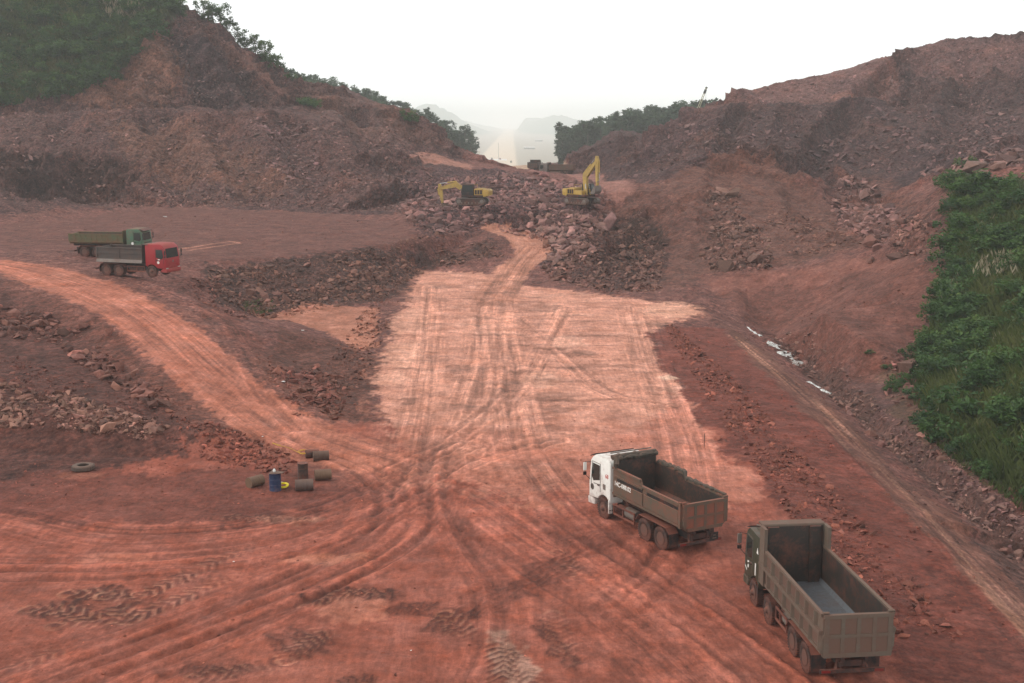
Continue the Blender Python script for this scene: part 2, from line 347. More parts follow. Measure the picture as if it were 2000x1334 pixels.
zone([(780, 330), (1000, 335), (1180, 370), (1150, 460), (1060, 520), (1055, 470), (960, 445), (830, 460)], C(112, 82, 80), 3, 1, 1, 1)
zone([(1075, 335), (1180, 345), (1240, 375), (1185, 385), (1120, 350)], C(165, 118, 102), 1.5, .8, .1, .2)
zone([(815, 295), (925, 322), (920, 330), (860, 322), (805, 304)], C(180, 128, 106), 1.0, .9, .1, .2)
# near ground
KC[0] = .84; WARM[0] = np.array([1.08, .99, .93])
zone([(-400, 640), (0, 545), (150, 605), (350, 740), (560, 870), (640, 900), (560, 935), (300, 930), (-400, 930)], C(104, 60, 50), .8, 1, .5, .6)
zone([(480, 690), (560, 640), (740, 690), (735, 780), (800, 860), (700, 850), (580, 780)], C(112, 68, 56), .8, 1, .5, .5)
zone([(330, 560), (420, 600), (480, 640), (520, 700), (470, 680), (400, 610)], C(120, 70, 58), .8, .9, .5, .5)
KC[0] = .78; WARM[0] = np.array([1.05, .98, .88])
zone([(-20, 5), (14, 5), (14, 45), (-12, 42), (-30, 30), (-50, 30), (-50, 5)], C(164, 86, 66), 1.5, 1, .06, .12, world=True)
zone([(-400, 1000), (300, 1010), (700, 985), (760, 900), (1150, 870), (1400, 880), (1560, 1050), (1750, 1334), (1800, 1500), (-400, 1500)], C(165, 88, 68), 1.5, 1, .06, .1)
zone([(-400, 930), (300, 925), (520, 905), (650, 890), (720, 910), (730, 960), (600, 1010), (350, 1030), (-400, 1000)], C(128, 66, 52), .7, .9, .2, .3)
zone([(480, 608), (600, 592), (740, 602), (735, 680), (700, 688), (640, 650), (560, 625)], C(190, 122, 98), .6, .9, .08, .1, fine=True)
PADP = [(740, 785), (735, 735), (775, 640), (790, 600), (822, 530), (900, 532), (960, 535), (1005, 556), (1150, 572), (1280, 590), (1372, 612), (1310, 632), (1268, 650), (1290, 705), (1345, 775), (1390, 860), (1450, 960), (1200, 985), (960, 965), (800, 930)]
zone(PADP, C(196, 126, 104), 3.5, .55, .1, .1)
KC[0] = .90
zone(PADP, C(208, 144, 124), 1.2, 1, .04, .06, fine=True, fade=(64, 84))
zone([(1340, 770), (1400, 860), (1520, 990), (1400, 1000), (1290, 900), (1200, 860)], C(196, 122, 102), 1.2, .8, .04, .06)
KC[0] = .76
zone([(1270, 650), (1400, 640), (1560, 760), (1760, 960), (2050, 1260), (2050, 1500), (1850, 1500), (1640, 1100), (1480, 930), (1390, 840), (1300, 720)], C(132, 66, 52), .7, 1, .3, .35)
zone([(1400, 625), (1500, 690), (1650, 820), (1800, 960), (2050, 1190), (2050, 1290), (1860, 1090), (1700, 930), (1560, 790), (1440, 670)], C(128, 82, 70), .5, .9, .25, .3)
zone([(1480, 645), (1560, 690), (1700, 780), (1830, 880), (2050, 1080), (2050, 1200), (1800, 940), (1640, 790)], C(112, 78, 72), .5, .9, .5, .6)
zone([(1640, 720), (1760, 770), (1830, 880), (2050, 1040), (2050, 1120), (1840, 930), (1700, 800)], C(106, 74, 72), .6, .8, .35, .4)
KC[0] = .86
# haul road and the track up to the excavators
road = [(-200, 505), (0, 518), (120, 548), (230, 592), (320, 650), (410, 730), (500, 800), (600, 858), (720, 895)]
roadP = smooth_line(hits(road)[:, :2])
rd, rs = line_sd(fx, fy, roadP); w = sstep(0, 1, (3.7 - .012 * rs - np.abs(rd)) / 1.3 + .5); w = sstep(.25, .75, w + 2.2 * crisp * w * (1 - w)) * (yn > 60)
w2 = sstep(7.2, 3.2, np.abs(rd)) * .4 * (yn > 60); colr += (C(160, 96, 78) - colr) * w2[:, None]
colr += (C(182, 108, 86) - colr) * w[:, None]; rub += (.05 - rub) * w; rough += (.08 - rough) * w
trackP = smooth_line(hits([(975, 448), (1015, 462), (1040, 485), (1035, 505), (1005, 525), (985, 548), (965, 590)])[:, :2])
d2, s2 = line_sd(fx, fy, trackP); w = sstep(3.0, 1.9, np.abs(d2)); w = sstep(.25, .75, w + 2.2 * crisp * w * (1 - w))
colr += (C(184, 124, 104) - colr) * w[:, None]; rub += (.05 - rub) * w; rough += (.05 - rough) * w
GREEN_L = [(-250, -60), (345, -40), (365, 20), (330, 40), (295, 78), (225, 140), (165, 185), (90, 196), (-250, 205)]
GREEN_R = [(1850, 400), (1870, 330), (1920, 345), (2050, 345), (2200, 700), (2200, 1100), (2000, 985), (1890, 905), (1825, 850), (1790, 760), (1770, 700), (1820, 620), (1850, 520)]
zone([(1235, 420), (1290, 430), (1300, 470), (1250, 500), (1200, 520), (1215, 460)], C(70, 46, 40), 1.5, .85, .6, .8)
for P in (GREEN_L, GREEN_R): zone(P, C(56, 66, 36), 1.5, 1, .2, .5)
zone([(1700, 730), (1800, 700), (1850, 860), (1960, 930), (2050, 1000), (1950, 960), (1830, 890), (1740, 790)], C(92, 72, 52), .8, .6, .4, .5)
KC[0] = 1.0
# far side of the gap: scrub under the woods, the finished carriageway
def mzone(poly, *a, **k):
    global Wp; w_ = Wp; Wp = lambda p: np.array(p, float); zone(poly, *a, world=True, **k); Wp = w_
mzone([(-300, 345), (-50, 345), (-22, 400), (-17, 540), (-45, 900), (-500, 900)], C(66, 84, 58), 4, 1, .2, .3)
mzone([(24, 420), (80, 350), (300, 350), (500, 900), (40, 900), (19, 540)], C(66, 84, 58), 4, 1, .2, .3)
mzone([(-14, 285), (12, 285), (16, 400), (8, 560), (6, 900), (-36, 900), (-14, 560), (-14, 400)], C(190, 160, 138), 2, .9, .1, .15)

# tyre tracks: each one keeps offset / run so the material can streak along it
TR = [([(-200, 505), (0, 518), (120, 548), (230, 592), (320, 650), (410, 730), (500, 800), (600, 858), (740, 905), (900, 965), (1060, 1070), (1250, 1190), (1420, 1330)], 3.2),
      ([(600, 858), (720, 915), (775, 980), (735, 1060), (590, 1130), (380, 1210), (100, 1310), (-100, 1380)], 2.6),
      ([(1040, 485), (1005, 525), (965, 590), (955, 700), (925, 800), (880, 890), (840, 970), (760, 1050), (600, 1140), (400, 1230), (150, 1334)], 2.4),
      ([(965, 590), (985, 700), (1000, 800), (1020, 880), (1090, 980), (1230, 1100), (1400, 1220), (1560, 1340)], 2.4),
      ([(-200, 1000), (0, 1010), (200, 1048), (450, 1040), (650, 1000), (780, 940), (900, 870)], 2.0),
      ([(-200, 1110), (0, 1110), (300, 1105), (560, 1070), (760, 990), (930, 900), (1080, 860)], 2.2),
      ([(1240, 600), (1265, 690), (1300, 780), (1330, 880), (1340, 980), (1300, 1080), (1200, 1180)], 2.0),
      ([(840, 560), (835, 660), (820, 780), (800, 880), (790, 980)], 1.6),
      ([(240, 545), (340, 580), (430, 625), (475, 690), (515, 770), (580, 840)], 1.5),
      ([(1100, 600), (1060, 680), (1010, 760), (900, 850), (760, 920)], 1.5),
      ([(1010, 620), (1100, 700), (1190, 770), (1330, 790)], 1.2),
      ([(940, 1334), (970, 1250), (960, 1150), (900, 1060), (860, 960), (870, 880)], 1.3),
      ([(355, 488), (400, 481), (450, 474)], 1.4),
      ([(1440, 660), (1560, 760), (1700, 900), (1850, 1050), (2000, 1210), (2150, 1360)], 1.6)]
tu = np.zeros(len(xn)); tvv = np.zeros(len(xn)); tw = np.zeros(len(xn)); tw2 = np.zeros(len(xn)); rut = np.zeros(len(xn))
for i, (P, hw) in enumerate(TR):
    L = smooth_line(hits(P)[:, :2], 6)
    lo, hi = L.min(0) - hw * 2, L.max(0) + hw * 2
    m = np.nonzero((xn > lo[0]) & (xn < hi[0]) & (yn > lo[1]) & (yn < hi[1]))[0]
    d, s = line_sd(xn[m], yn[m], L); w = sstep(hw * 1.5, hw * .4, np.abs(d)) * (.55 + .45 * np.clip(.5 + perlin2(s / 7 + i * 9, d * .3), 0, 1))
    best = w > tw[m]
    tw2[m] = np.where(best, tw[m], np.maximum(tw2[m], w))
    tu[m] = np.where(best, d + i * 31.7, tu[m]); tvv[m] = np.where(best, s + i * 13.3, tvv[m]); tw[m] = np.where(best, w, tw[m])
    k = perlin2(d * 1.9 + i * 17, s * .035 + i); q = perlin2(d * 5.2 + i * 7, s * .06)
    streak = (k + .6 * q) * sstep(hw * 1.4, hw * .7, np.abs(d)) * (yn[m] < 185)
    colr[m] *= (1 + .36 * np.clip(streak, -1, 1))[:, None]; rut[m] += .05 * np.clip(k, 0, 1) * sstep(hw * 1.3, hw * .6, np.abs(d)); rut[m] -= .14 * np.clip(-k, 0, 1) * sstep(hw * 1.3, hw * .6, np.abs(d))
    if i == 12: 
        for off in (-.95, .95): colr[m] += (C(178, 122, 104) - colr[m]) * (sstep(.34, .16, np.abs(d - off)) * .8)[:, None]
    if i == 13:
        pale = np.clip(perlin2(d * 3.1, s * .05) * 1.6 + .1 * perlin2(d * 9, s * .3), 0, 1) * sstep(1.6, .5, np.abs(d))
        colr[m] += (C(196, 140, 116) - colr[m]) * (pale * .8)[:, None]
twf = np.clip(tw - .6 * tw2, 0, 1)
# damp dark churned patches with tread bars, pale scraped patches
yard = (yn < 175) & (rough < .2)
def patch(u, v, ru, rv, ang, dark=.55, lug=0.0, pale=None):
    c = hit(u, v); e = hit(u + ru, v); g = hit(u, v - rv)
    a, b = max(abs(e[0] - c[0]), .2), max(abs(g[1] - c[1]), .2); ca, sa = math.cos(ang), math.sin(ang)
    m = np.nonzero((np.abs(xn - c[0]) < 2.5 * a + 2 * b) & (np.abs(yn - c[1]) < 2.5 * b + 2 * a))[0]
    p, q = fx[m] - c[0], fy[m] - c[1]; p, q = p * ca + q * sa, -p * sa + q * ca
    r = np.sqrt((p / a) ** 2 + (q / b) ** 2) + .35 * fbm2(xn[m] / .9, yn[m] / .9, 3)
    w = sstep(1.15, .75, r)
    if lug:
        st = .5 + .5 * np.sin(p * 2 * math.pi / lug + 1.5 * perlin2(xn[m] * .8, yn[m] * .8)); w = w * (.45 + .55 * st); rut[m] += .05 * (st - .5) * sstep(1.15, .75, r)
    t = C(*pale) if pale else colr[m] * (1 - (min(.8, dark * 1.3) if lug else dark * .7))
    colr[m] += (t - colr[m]) * (w * (.8 if pale else 1))[:, None]
for a in [(115, 1190, 65, 20, .2, .6, .5), (195, 1160, 75, 14, -.1, .6, .5), (215, 1195, 26, 26, -.9, .55, .4), (350, 1140, 90, 12, .5, .25, .45), (290, 1175, 60, 12, .35, .3, .45), (690, 1165, 95, 20, .1, .62, .5), (590, 1255, 60, 30, .5, .5, .4),
          (880, 1215, 40, 28, -.4, .5, .35), (800, 1190, 60, 12, .2, .45, .3), (1070, 1120, 50, 40, -.6, .35, .4), (1090, 1260, 22, 60, .3, .5, .4), (960, 1170, 60, 40, -.5, .3, .35), (420, 1310, 110, 14, .1, .45, .3), (700, 1330, 50, 12, 0, .55, .3), (1230, 1300, 30, 22, 0, .45, 0), (1150, 1060, 60, 26, -.5, .25, .4),
          (1040, 600, 60, 9, -.25, .45, 0), (1075, 775, 50, 10, 0, .5, 0), (1090, 800, 30, 8, .3, .5, 0), (1060, 835, 40, 8, 0, .4, 0), (1140, 690, 22, 8, .4, .5, 0), (1010, 745, 60, 5, .1, .5, 0), (1035, 725, 50, 4, 0, .5, 0), (900, 720, 28, 8, -.2, .5, 0), (905, 742, 25, 6, 0, .4, 0), (850, 770, 26, 5, 0, .45, 0), (800, 785, 18, 8, 0, .55, 0),
          (1285, 632, 26, 6, 0, .5, 0), (1090, 690, 80, 4, -.2, .35, 0), (1140, 720, 60, 4, -.3, .35, 0), (1200, 715, 70, 4, -.1, .35, 0), (1090, 660, 60, 5, -.1, .3, 0), (1300, 870, 26, 8, 0, .4, 0), (1400, 860, 16, 5, 0, .5, 0), (1460, 1026, 30, 5, 0, .6, 0), (860, 560, 40, 5, 0, .3, 0), (830, 585, 60, 6, .1, .35, 0), (500, 1010, 90, 9, .1, .3, .4)]:
    patch(*a)
for a in [(1000, 1290, 34, 60, .25, .5, 0, (170, 132, 118)), (570, 1015, 60, 8, 0, .4, .35, (165, 110, 92)), (800, 625, 40, 22, 0, 0, 0, (206, 148, 128)), (785, 690, 40, 24, 0, 0, 0, (206, 148, 128)), (765, 740, 34, 14, 0, 0, 0, (208, 150, 130)), (1110, 668, 34, 14, 0, 0, 0, (216, 160, 142)), (1055, 740, 40, 16, 0, 0, 0, (214, 156, 136)), (1310, 605, 55, 16, -.2, 0, 0, (218, 160, 138)), (1170, 585, 50, 6, 0, 0, 0, (214, 150, 130)), (1300, 738, 24, 4, 0, 0, 0, (222, 180, 160)),
          (640, 1090, 90, 12, .2, 0, 0, (184, 112, 88)), (160, 930, 40, 8, .2, 0, 0, (150, 88, 70)), (1050, 890, 120, 14, 0, 0, 0, (192, 118, 96)), (690, 1190, 70, 26, .4, 0, 0, (180, 108, 86)), (230, 1090, 70, 10, 0, 0, 0, (172, 100, 80))]:
    patch(*a)
def tread(P, wid=.62, lug=.5, str_=1.0, dark=(92, 46, 38), pale=(190, 132, 108), fade=True):
    L = smooth_line(hits(P)[:, :2], 8); lo, hi = L.min(0) - 2, L.max(0) + 2
    m = np.nonzero((xn > lo[0]) & (xn < hi[0]) & (yn > lo[1]) & (yn < hi[1]))[0]; d, s = line_sd(xn[m], yn[m], L)
    ph = (s + np.abs(d) * .9) / lug * 2 * math.pi; w = sstep(wid, wid * .75, np.abs(d) + .1 * perlin2(xn[m] * 2, yn[m] * 2)) * str_
    if fade: w = w * sstep(s.max(), s.max() * .55, s)
    w = w * np.clip(.8 + .9 * fbm2(xn[m] / 1.3 + 7, yn[m] / 1.3, 3), .15, 1)
    k = np.sin(ph); colr[m] += (C(*dark) - colr[m]) * (w * sstep(-.2, .5, k) * .9)[:, None]; colr[m] += (C(*pale) - colr[m]) * (w * sstep(.35, .8, -k) * .45)[:, None]; rut[m] += .022 * k * w
tread([(135, 1160), (200, 1158), (260, 1165), (310, 1148), (370, 1120), (450, 1085), (520, 1050)]); tread([(110, 1222), (190, 1212), (260, 1205), (330, 1178), (400, 1150), (470, 1110)]); tread([(60, 1190), (120, 1192), (190, 1210)], fade=False); tread([(205, 1165), (235, 1190), (250, 1210)], fade=False)
tread([(600, 1012), (540, 1014), (470, 1012), (400, 1005)], .5, .45); tread([(20, 1310), (90, 1280), (150, 1250)], .6, .5, .6); tread([(985, 1334), (980, 1280), (965, 1230)], .7, .42, .9); tread([(1040, 1334), (1010, 1280), (995, 1230)], .5, .42, .6); tread([(870, 1200), (900, 1230), (880, 1260)], .7, .45, .8); tread([(560, 1290), (600, 1255), (660, 1215)], .7, .42, .8); tread([(600, 1180), (690, 1160), (790, 1165)], .6, .4, .8); tread([(380, 1325), (470, 1310), (560, 1318)], .6, .42, .7); tread([(1080, 1200), (1100, 1260), (1110, 1320)], .6, .45, .6); tread([(1090, 1080), (1130, 1120), (1180, 1150)], .6, .42, .6)
# transverse breaks in the crushed pad, blotches in the yard
pw = sstep(-.5, 1.5, poly_sd(xn, yn, hits(PADP)[:, :2]))
tb = perlin2(xn * .22 + 3, yn * .6) + .5 * perlin2(xn * .5, yn * 1.5); colr *= (1 - .62 * np.clip(tb - .18, 0, 1) * pw * sstep(70, 88, yn))[:, None]
bl = fbm2(xn / 3.2, yn / 3.2, 5, .6); colr *= (1 + .22 * np.clip(bl, -1, 1) * np.where(yn < 185, 1, .8))[:, None]
bl2 = fbm2(xn / 9 + 8, yn / 9, 4); mm_ = (1 - rough) * (yn < 165)
colr += (colr * np.array([1.18, 1.25, 1.28]) - colr) * (np.clip(bl2, 0, 1) * mm_)[:, None]
hillw = sstep(.45, .7, rough) * (yn > 155)
oc = np.clip(fbm2(xn / 12 + 4, yn / 12, 4) * 1.4 - .15, 0, 1) * hillw
colr += (colr * np.array([1.28, 1.14, .98]) - colr) * oc[:, None]
pu = np.clip(fbm2(xn / 10 + 40, yn / 10 + 7, 4) * 1.5 - .1, 0, 1) * hillw
colr += (colr * np.array([.74, .76, .84]) - colr) * pu[:, None]

# relief
zz = GZ.ravel(); zn_ = zz[near].copy()
dzdy = np.gradient(GZ, axis=0) / np.gradient(GY, axis=0); dzdx = np.gradient(GZ, axis=1) / np.gradient(GX, axis=1)
gx_, gy_ = dzdx.ravel()[near], dzdy.ravel()[near]
slope = np.sqrt(gx_ ** 2 + gy_ ** 2); nl = np.sqrt(1 + slope ** 2); nx, ny, nz = -gx_ / nl, -gy_ / nl, 1 / nl
big = fbm2(xn / 9, yn / 9, 4); med = fbm2(xn / 2.1, yn / 2.1, 4, .55)
dist = sstep(110, 205, yn)
disp = rough * ((.12 + .45 * dist) * big + (.13 + .16 * dist) * med)
steep = sstep(.25, .7, slope) * sstep(145, 205, yn) * rough
rd3 = 1 - 2 * np.abs(perlin3(xn / 6, yn / 6, zn_ / 2.4)); rd4 = 1 - 2 * np.abs(perlin3(xn / 2.4, yn / 2.4, zn_ / 1.1)); rd5 = perlin3(xn / .9, yn / .9, zn_ / .7)
gul = fbm2(xn / 6.5 + 3, yn / 40, 4, .6)                          # runnels down the face
disp += steep * (2.0 * (rd3 - .5) + 1.0 * (rd4 - .5) + .45 * rd5 + 1.0 * gul)
disp += rub * sstep(.25, .9, rub) * .14 * np.abs(perlin2(xn * .9, yn * .9)) * 2
disp += .02 * perlin2(xn * 1.3, yn * 1.3) + rut * (yn < 175)
for P, w_, dep in [([(1448, 212), (1430, 250), (1405, 300)], 2.6, 2.6), ([(1665, 214), (1640, 255), (1600, 310), (1575, 335)], 4.2, 3.4), ([(1742, 135), (1715, 170), (1690, 206)], 4.0, 3.6), ([(1800, 120), (1770, 180), (1760, 210)], 3, 1.6), ([(1900, 110), (1880, 200), (1850, 280)], 4, 1.6), ([(1330, 232), (1290, 285), (1260, 320)], 3, 1.8), ([(1540, 212), (1520, 260)], 2, 1.6),
                   ([(1285, 425), (1255, 465), (1215, 515)], 3.2, 1.5), ([(340, 70), (380, 140), (430, 215)], 4, 2.2), ([(440, 110), (480, 165), (520, 215)], 3.4, 1.8), ([(250, 130), (220, 190)], 4, 1.3), ([(300, 235), (330, 300), (350, 370)], 4, 1.8), ([(430, 240), (470, 310), (500, 380)], 4, 1.7), ([(560, 240), (600, 310), (640, 380)], 4, 1.6), ([(130, 240), (120, 285)], 4, 1.2), ([(690, 215), (720, 280), (760, 330)], 4, 1.7), ([(60, 300), (70, 390)], 3, 1.6), ([(170, 310), (180, 390)], 3, 1.4), ([(1620, 345), (1640, 400), (1690, 470)], 3, .9), ([(1500, 310), (1560, 380), (1620, 450)], 3, .9), ([(1420, 330), (1400, 400), (1390, 500)], 2.5, .8), ([(1860, 300), (1840, 325)], 3, 1.0)]:
    L = smooth_line(hits(P)[:, :2], 5); lo, hi = L.min(0) - 12, L.max(0) + 12
    m = np.nonzero((xn > lo[0]) & (xn < hi[0]) & (yn > lo[1]) & (yn < hi[1]))[0]; d, s = line_sd(xn[m] + 1.3 * fbm2(xn[m] / 3, yn[m] / 3, 3), yn[m] + 1.3 * fbm2(xn[m] / 3 + 9, yn[m] / 3, 3), L)
    prof = np.where(np.abs(d) < w_, -(1 - (np.abs(d) / w_) ** 1.5), .28 * np.exp(-((np.abs(d) - w_ * 1.25) / (w_ * .4)) ** 2)); disp[m] += dep * prof
yd = (rough < .25) & (yn < 175)
disp += yd * (.035 * perlin2(xn * .9, yn * .9) + .03 * perlin2(xn * 2.3, yn * 2.3) + .02 * np.abs(perlin2(xn * 4.1, yn * 4.1)))
PX, PY, PZ = X_.copy(), Y_.copy(), zz.copy()
PX[near] += nx * disp * sstep(.3, .6, slope); PY[near] += ny * disp * sstep(.3, .6, slope); PZ[near] += disp * np.where(slope > .6, nz, 1)
GZ = PZ.reshape(GX.shape)
COLR = np.tile(C(92, 116, 96), (len(X_), 1)); RUB = np.full(len(X_), .2); TU = np.zeros(len(X_)); TV = np.zeros(len(X_)); TW = np.zeros(len(X_))
fa = ~near
flat = sstep(-26, -36, zz[fa]) ; COLR[fa] += (C(158, 150, 138) - COLR[fa]) * (flat * .9)[:, None]  # valley floor paled like the hills, so their colour stands in for haze
cw = sstep(34, 28, np.abs(X_[fa] + 24)); COLR[fa] += (C(205, 190, 172) - COLR[fa]) * cw[:, None]
COLR[near] = colr; RUB[near] = rub; TU[near] = tu; TV[near] = tvv; TW[near] = twf

def np_mesh(name, co, quads):
    me = bpy.data.meshes.new(name); k = quads.shape[1]
    me.vertices.add(len(co)); me.vertices.foreach_set('co', np.ascontiguousarray(co, np.float32).ravel())
    me.loops.add(quads.size); me.loops.foreach_set('vertex_index', np.ascontiguousarray(quads, np.int32).ravel())
    me.polygons.add(len(quads)); me.polygons.foreach_set('loop_start', (np.arange(len(quads)) * k).astype(np.int32))
    me.update(calc_edges=True); return me
def f_attr(me, name, arr, typ='FLOAT'):
    a = me.attributes.new(name, typ, 'POINT')
    if typ == 'FLOAT': a.data.foreach_set('value', np.ascontiguousarray(arr, np.float32))
    else:
        c4 = np.ones((len(arr), 4), np.float32); c4[:, :3] = arr; a.data.foreach_set('color', c4.ravel())
idx = np.arange(NR * NS).reshape(NR, NS)
quads = np.stack([idx[:-1, :-1], idx[:-1, 1:], idx[1:, 1:], idx[1:, :-1]], -1).reshape(-1, 4)
gme = np_mesh('ground', np.stack([PX, PY, PZ], 1), quads)
gme.polygons.foreach_set('use_smooth', np.ones(len(quads), bool))
f_attr(gme, 'Col', COLR, 'FLOAT_COLOR'); f_attr(gme, 'rub', RUB); f_attr(gme, 'tu', TU); f_attr(gme, 'tv', TV); f_attr(gme, 'tw', TW)
ground = bpy.data.objects.new('ground', gme); COL.objects.link(ground); ground['kind'] = 'structure'

g = NT('earth'); pos = g.n('NewGeometry').outputs['Position']
col = g.attr('Col').outputs['Color']; rb = g.attr('rub').outputs['Fac']; twn = g.attr('tw').outputs['Fac']
cv = g.n('CombineXYZ'); g.l(g.math('MULTIPLY', g.attr('tu').outputs['Fac'], 3.0), cv.inputs[0]); g.l(g.math('MULTIPLY', g.attr('tv').outputs['Fac'], .07), cv.inputs[1])
st = g.noise(cv.outputs[0], 1.0, 7, .68)
cv2 = g.n('CombineXYZ'); g.l(g.math('MULTIPLY', g.attr('tu').outputs['Fac'], 2.0), cv2.inputs[0]); g.l(g.math('MULTIPLY', g.attr('tv').outputs['Fac'], 3.4), cv2.inputs[1])
lug = g.noise(cv2.outputs[0], 1.0, 2, .5)
n1 = g.noise(pos, .55, 10, .68); n2 = g.noise(pos, 3.2, 8, .7); n3 = g.noise(pos, 14, 5, .7)
f1 = g.rng(n1, .28, .72, .74, 1.24); f2 = g.rng(n2, .3, .7, .58, 1.42); f3 = g.rng(n3, .32, .68, .74, 1.28)
fs = g.math('ADD', 1.0, g.math('MULTIPLY', twn, g.rng(st, .36, .64, -.38, .42)))
fl = g.math('ADD', 1.0, g.math('MULTIPLY', twn, g.rng(lug, .35, .65, -.10, .10)))
def vor(scale, sx=1.0):
    v = g.n('TexVoronoi'); v.inputs['Scale'].default_value = scale; v.inputs['Randomness'].default_value = 1
    w = g.n('VectorMath', operation='ADD'); g.l(pos, w.inputs[0]); nv = g.n('TexNoise'); nv.inputs['Scale'].default_value = scale * .8; nv.inputs['Detail'].default_value = 2; g.l(pos, nv.inputs['Vector'])
    sc = g.n('VectorMath', operation='SCALE'); g.l(nv.outputs['Color'], sc.inputs[0]); sc.inputs['Scale'].default_value = .6 / scale; g.l(sc.outputs[0], w.inputs[1]); g.l(w.outputs[0], v.inputs['Vector']); return v
v1 = vor(1.3); v2 = vor(3.6)
c1 = g.n('SeparateColor'); g.l(v1.outputs['Color'], c1.inputs[0]); c2 = g.n('SeparateColor'); g.l(v2.outputs['Color'], c2.inputs[0])
fv = g.math('ADD', g.rng(rb, .3, 1, 1.0, .80), g.math('MULTIPLY', rb, g.math('ADD', g.rng(c1.outputs[0], 0, 1, -.34, .36), g.rng(c2.outputs[0], 0, 1, -.40, .5))))
sp_ = g.n('SeparateXYZ'); g.l(pos, sp_.inputs[0])
def drive(kx, ky, det, off):
    c = g.n('CombineXYZ'); g.l(g.math('MULTIPLY', sp_.outputs[0], kx), c.inputs[0]); g.l(g.math('MULTIPLY', sp_.outputs[1], ky), c.inputs[1]); c.inputs[2].default_value = off; return g.noise(c.outputs[0], 1.0, det, .7)
smooth_ = g.math('POWER', g.math('SUBTRACT', 1.0, rb), 3.0)
dr1 = drive(4.5, .55, 7, 0.0); dr2 = drive(1.6, 1.4, 8, 3.7)
fdr = g.math('ADD', 1.0, g.math('MULTIPLY', smooth_, g.math('ADD', g.rng(dr1, .40, .60, -.16, .16), g.rng(dr2, .42, .58, -.07, .07))))
spk = g.noise(pos, 4.2, 4, .6); fsp = g.math('SUBTRACT', 1.0, g.rng(spk, .60, .66, 0, .38))
n4 = g.noise(pos, 1.15, 9, .74); n5 = g.noise(pos, 2.6, 8, .75)
h1 = g.math('MULTIPLY', g.rng(n4, .44, .55, .80, 1.12), g.rng(n5, .43, .57, .74, 1.16))
calm = g.rng(rb, .05, .6, .42, 1.0)
def soft(v): return g.math('ADD', 1.0, g.math('MULTIPLY', calm, g.math('SUBTRACT', v, 1.0)))
f2 = soft(f2); f3 = soft(f3); h1 = soft(h1); fsp = soft(fsp)
tot = g.math('MULTIPLY', g.math('MULTIPLY', g.math('MULTIPLY', f1, f2), g.math('MULTIPLY', f3, fs)), g.math('MULTIPLY', fv, fl))
base = g.mix(1.0, col, g.gray(g.math('MULTIPLY', g.math('MULTIPLY', tot, h1), g.math('MULTIPLY', fdr, fsp))), 'MULTIPLY')
hs = g.n('HueSaturation'); g.l(base, hs.inputs['Color']); g.l(g.rng(n1, .3, .7, 1.02, .88), hs.inputs['Saturation'])
g.l(hs.outputs[0], g.b.inputs['Base Color']); g.b.inputs['Roughness'].default_value = .93; g.b.inputs['Specular IOR Level'].default_value = .25
hgt = g.math('ADD', g.math('MULTIPLY', g.math('ADD', g.math('MULTIPLY', v1.outputs['Distance'], -.45), g.math('MULTIPLY', v2.outputs['Distance'], -.26)), rb), g.math('ADD', g.math('MULTIPLY', n2, g.rng(rb, .05, .6, .08, .22)), g.math('MULTIPLY', g.math('MULTIPLY', st, twn), .05)))
hgt = g.math('ADD', hgt, g.math('ADD', g.math('MULTIPLY', n3, .05), g.math('MULTIPLY', n4, g.rng(rb, .05, .6, .10, .3))))
g.l(g.bump(hgt, 1.0, 1.0), g.b.inputs['Normal'])
gme.materials.append(g.m)
# ---------------------------------------------------------------- object helpers
def link(name, me, parent=None, loc=None, rot=None):
    o = bpy.data.objects.new(name, me); COL.objects.link(o)
    if parent is not None: o.parent = parent
    if loc is not None: o.location = loc
    if rot is not None: o.rotation_euler = rot
    return o
def tag(o, label, cat, group=None, kind=None):
    o['label'] = label; o['category'] = cat
    if group: o['group'] = group
    if kind: o['kind'] = kind
    return o
def copy_tree(o, parent=None):
    c = o.copy(); COL.objects.link(c); c.parent = parent
    for ch in list(o.children): copy_tree(ch, c)
    return c
def inside(poly, n):                 # random points of a polygon
    P = np.asarray(poly)[:, :2]; lo, hi = P.min(0), P.max(0); out = []
    while sum(len(q) for q in out) < n:
        q = rng.uniform(lo, hi, (n * 3, 2)); out.append(q[poly_sd(q[:, 0], q[:, 1], P) > 0])
    return np.vstack(out)[:n]
def to_px(p):
    d = p[1] * CP - (p[2] - H) * SP; up = p[1] * SP + (p[2] - H) * CP
    return 1000 + F * p[0] / d, 667 - F * up / d, d
COL3 = COLR.reshape(NR, NS, 3)
def ground_col(x, y): return np.stack([hz(x, y, COL3[:, :, k]) for k in range(3)], -1)

# ---------------------------------------------------------------- rocks
def hull_rock(n, seed, flat):
    r = random.Random(seed); bm = bmesh.new()
    for _ in range(n):
        v = Vector((r.uniform(-1, 1), r.uniform(-1, 1), r.uniform(-1, 1))); k = max(abs(v.x), abs(v.y), abs(v.z)); v = v / k * r.uniform(.8, 1.0)   # on a rough block
        sh = .35 * v.z
        bm.verts.new(((v.x + sh) * .5, (v.y - sh * .6) * .38, v.z * flat * .8))
    res = bmesh.ops.convex_hull(bm, input=bm.verts)
    bmesh.ops.delete(bm, geom=[e for e in res['geom_interior'] if isinstance(e, bmesh.types.BMVert)], context='VERTS')
    bmesh.ops.triangulate(bm, faces=bm.faces); bm.verts.index_update()
    v = np.array([x.co[:] for x in bm.verts]); f = np.array([[x.index for x in q.verts] for q in bm.faces]); bm.free(); return v, f
ROCKS = [hull_rock(9, 100 + i, .26 + .16 * (i % 4) / 3 + .06) for i in range(16)]
CHIPS = [hull_rock(7, 200 + i, .36) for i in range(8)]
BIG = [hull_rock(13, 300 + i, .26 + .24 * (i % 4) / 3) for i in range(12)]
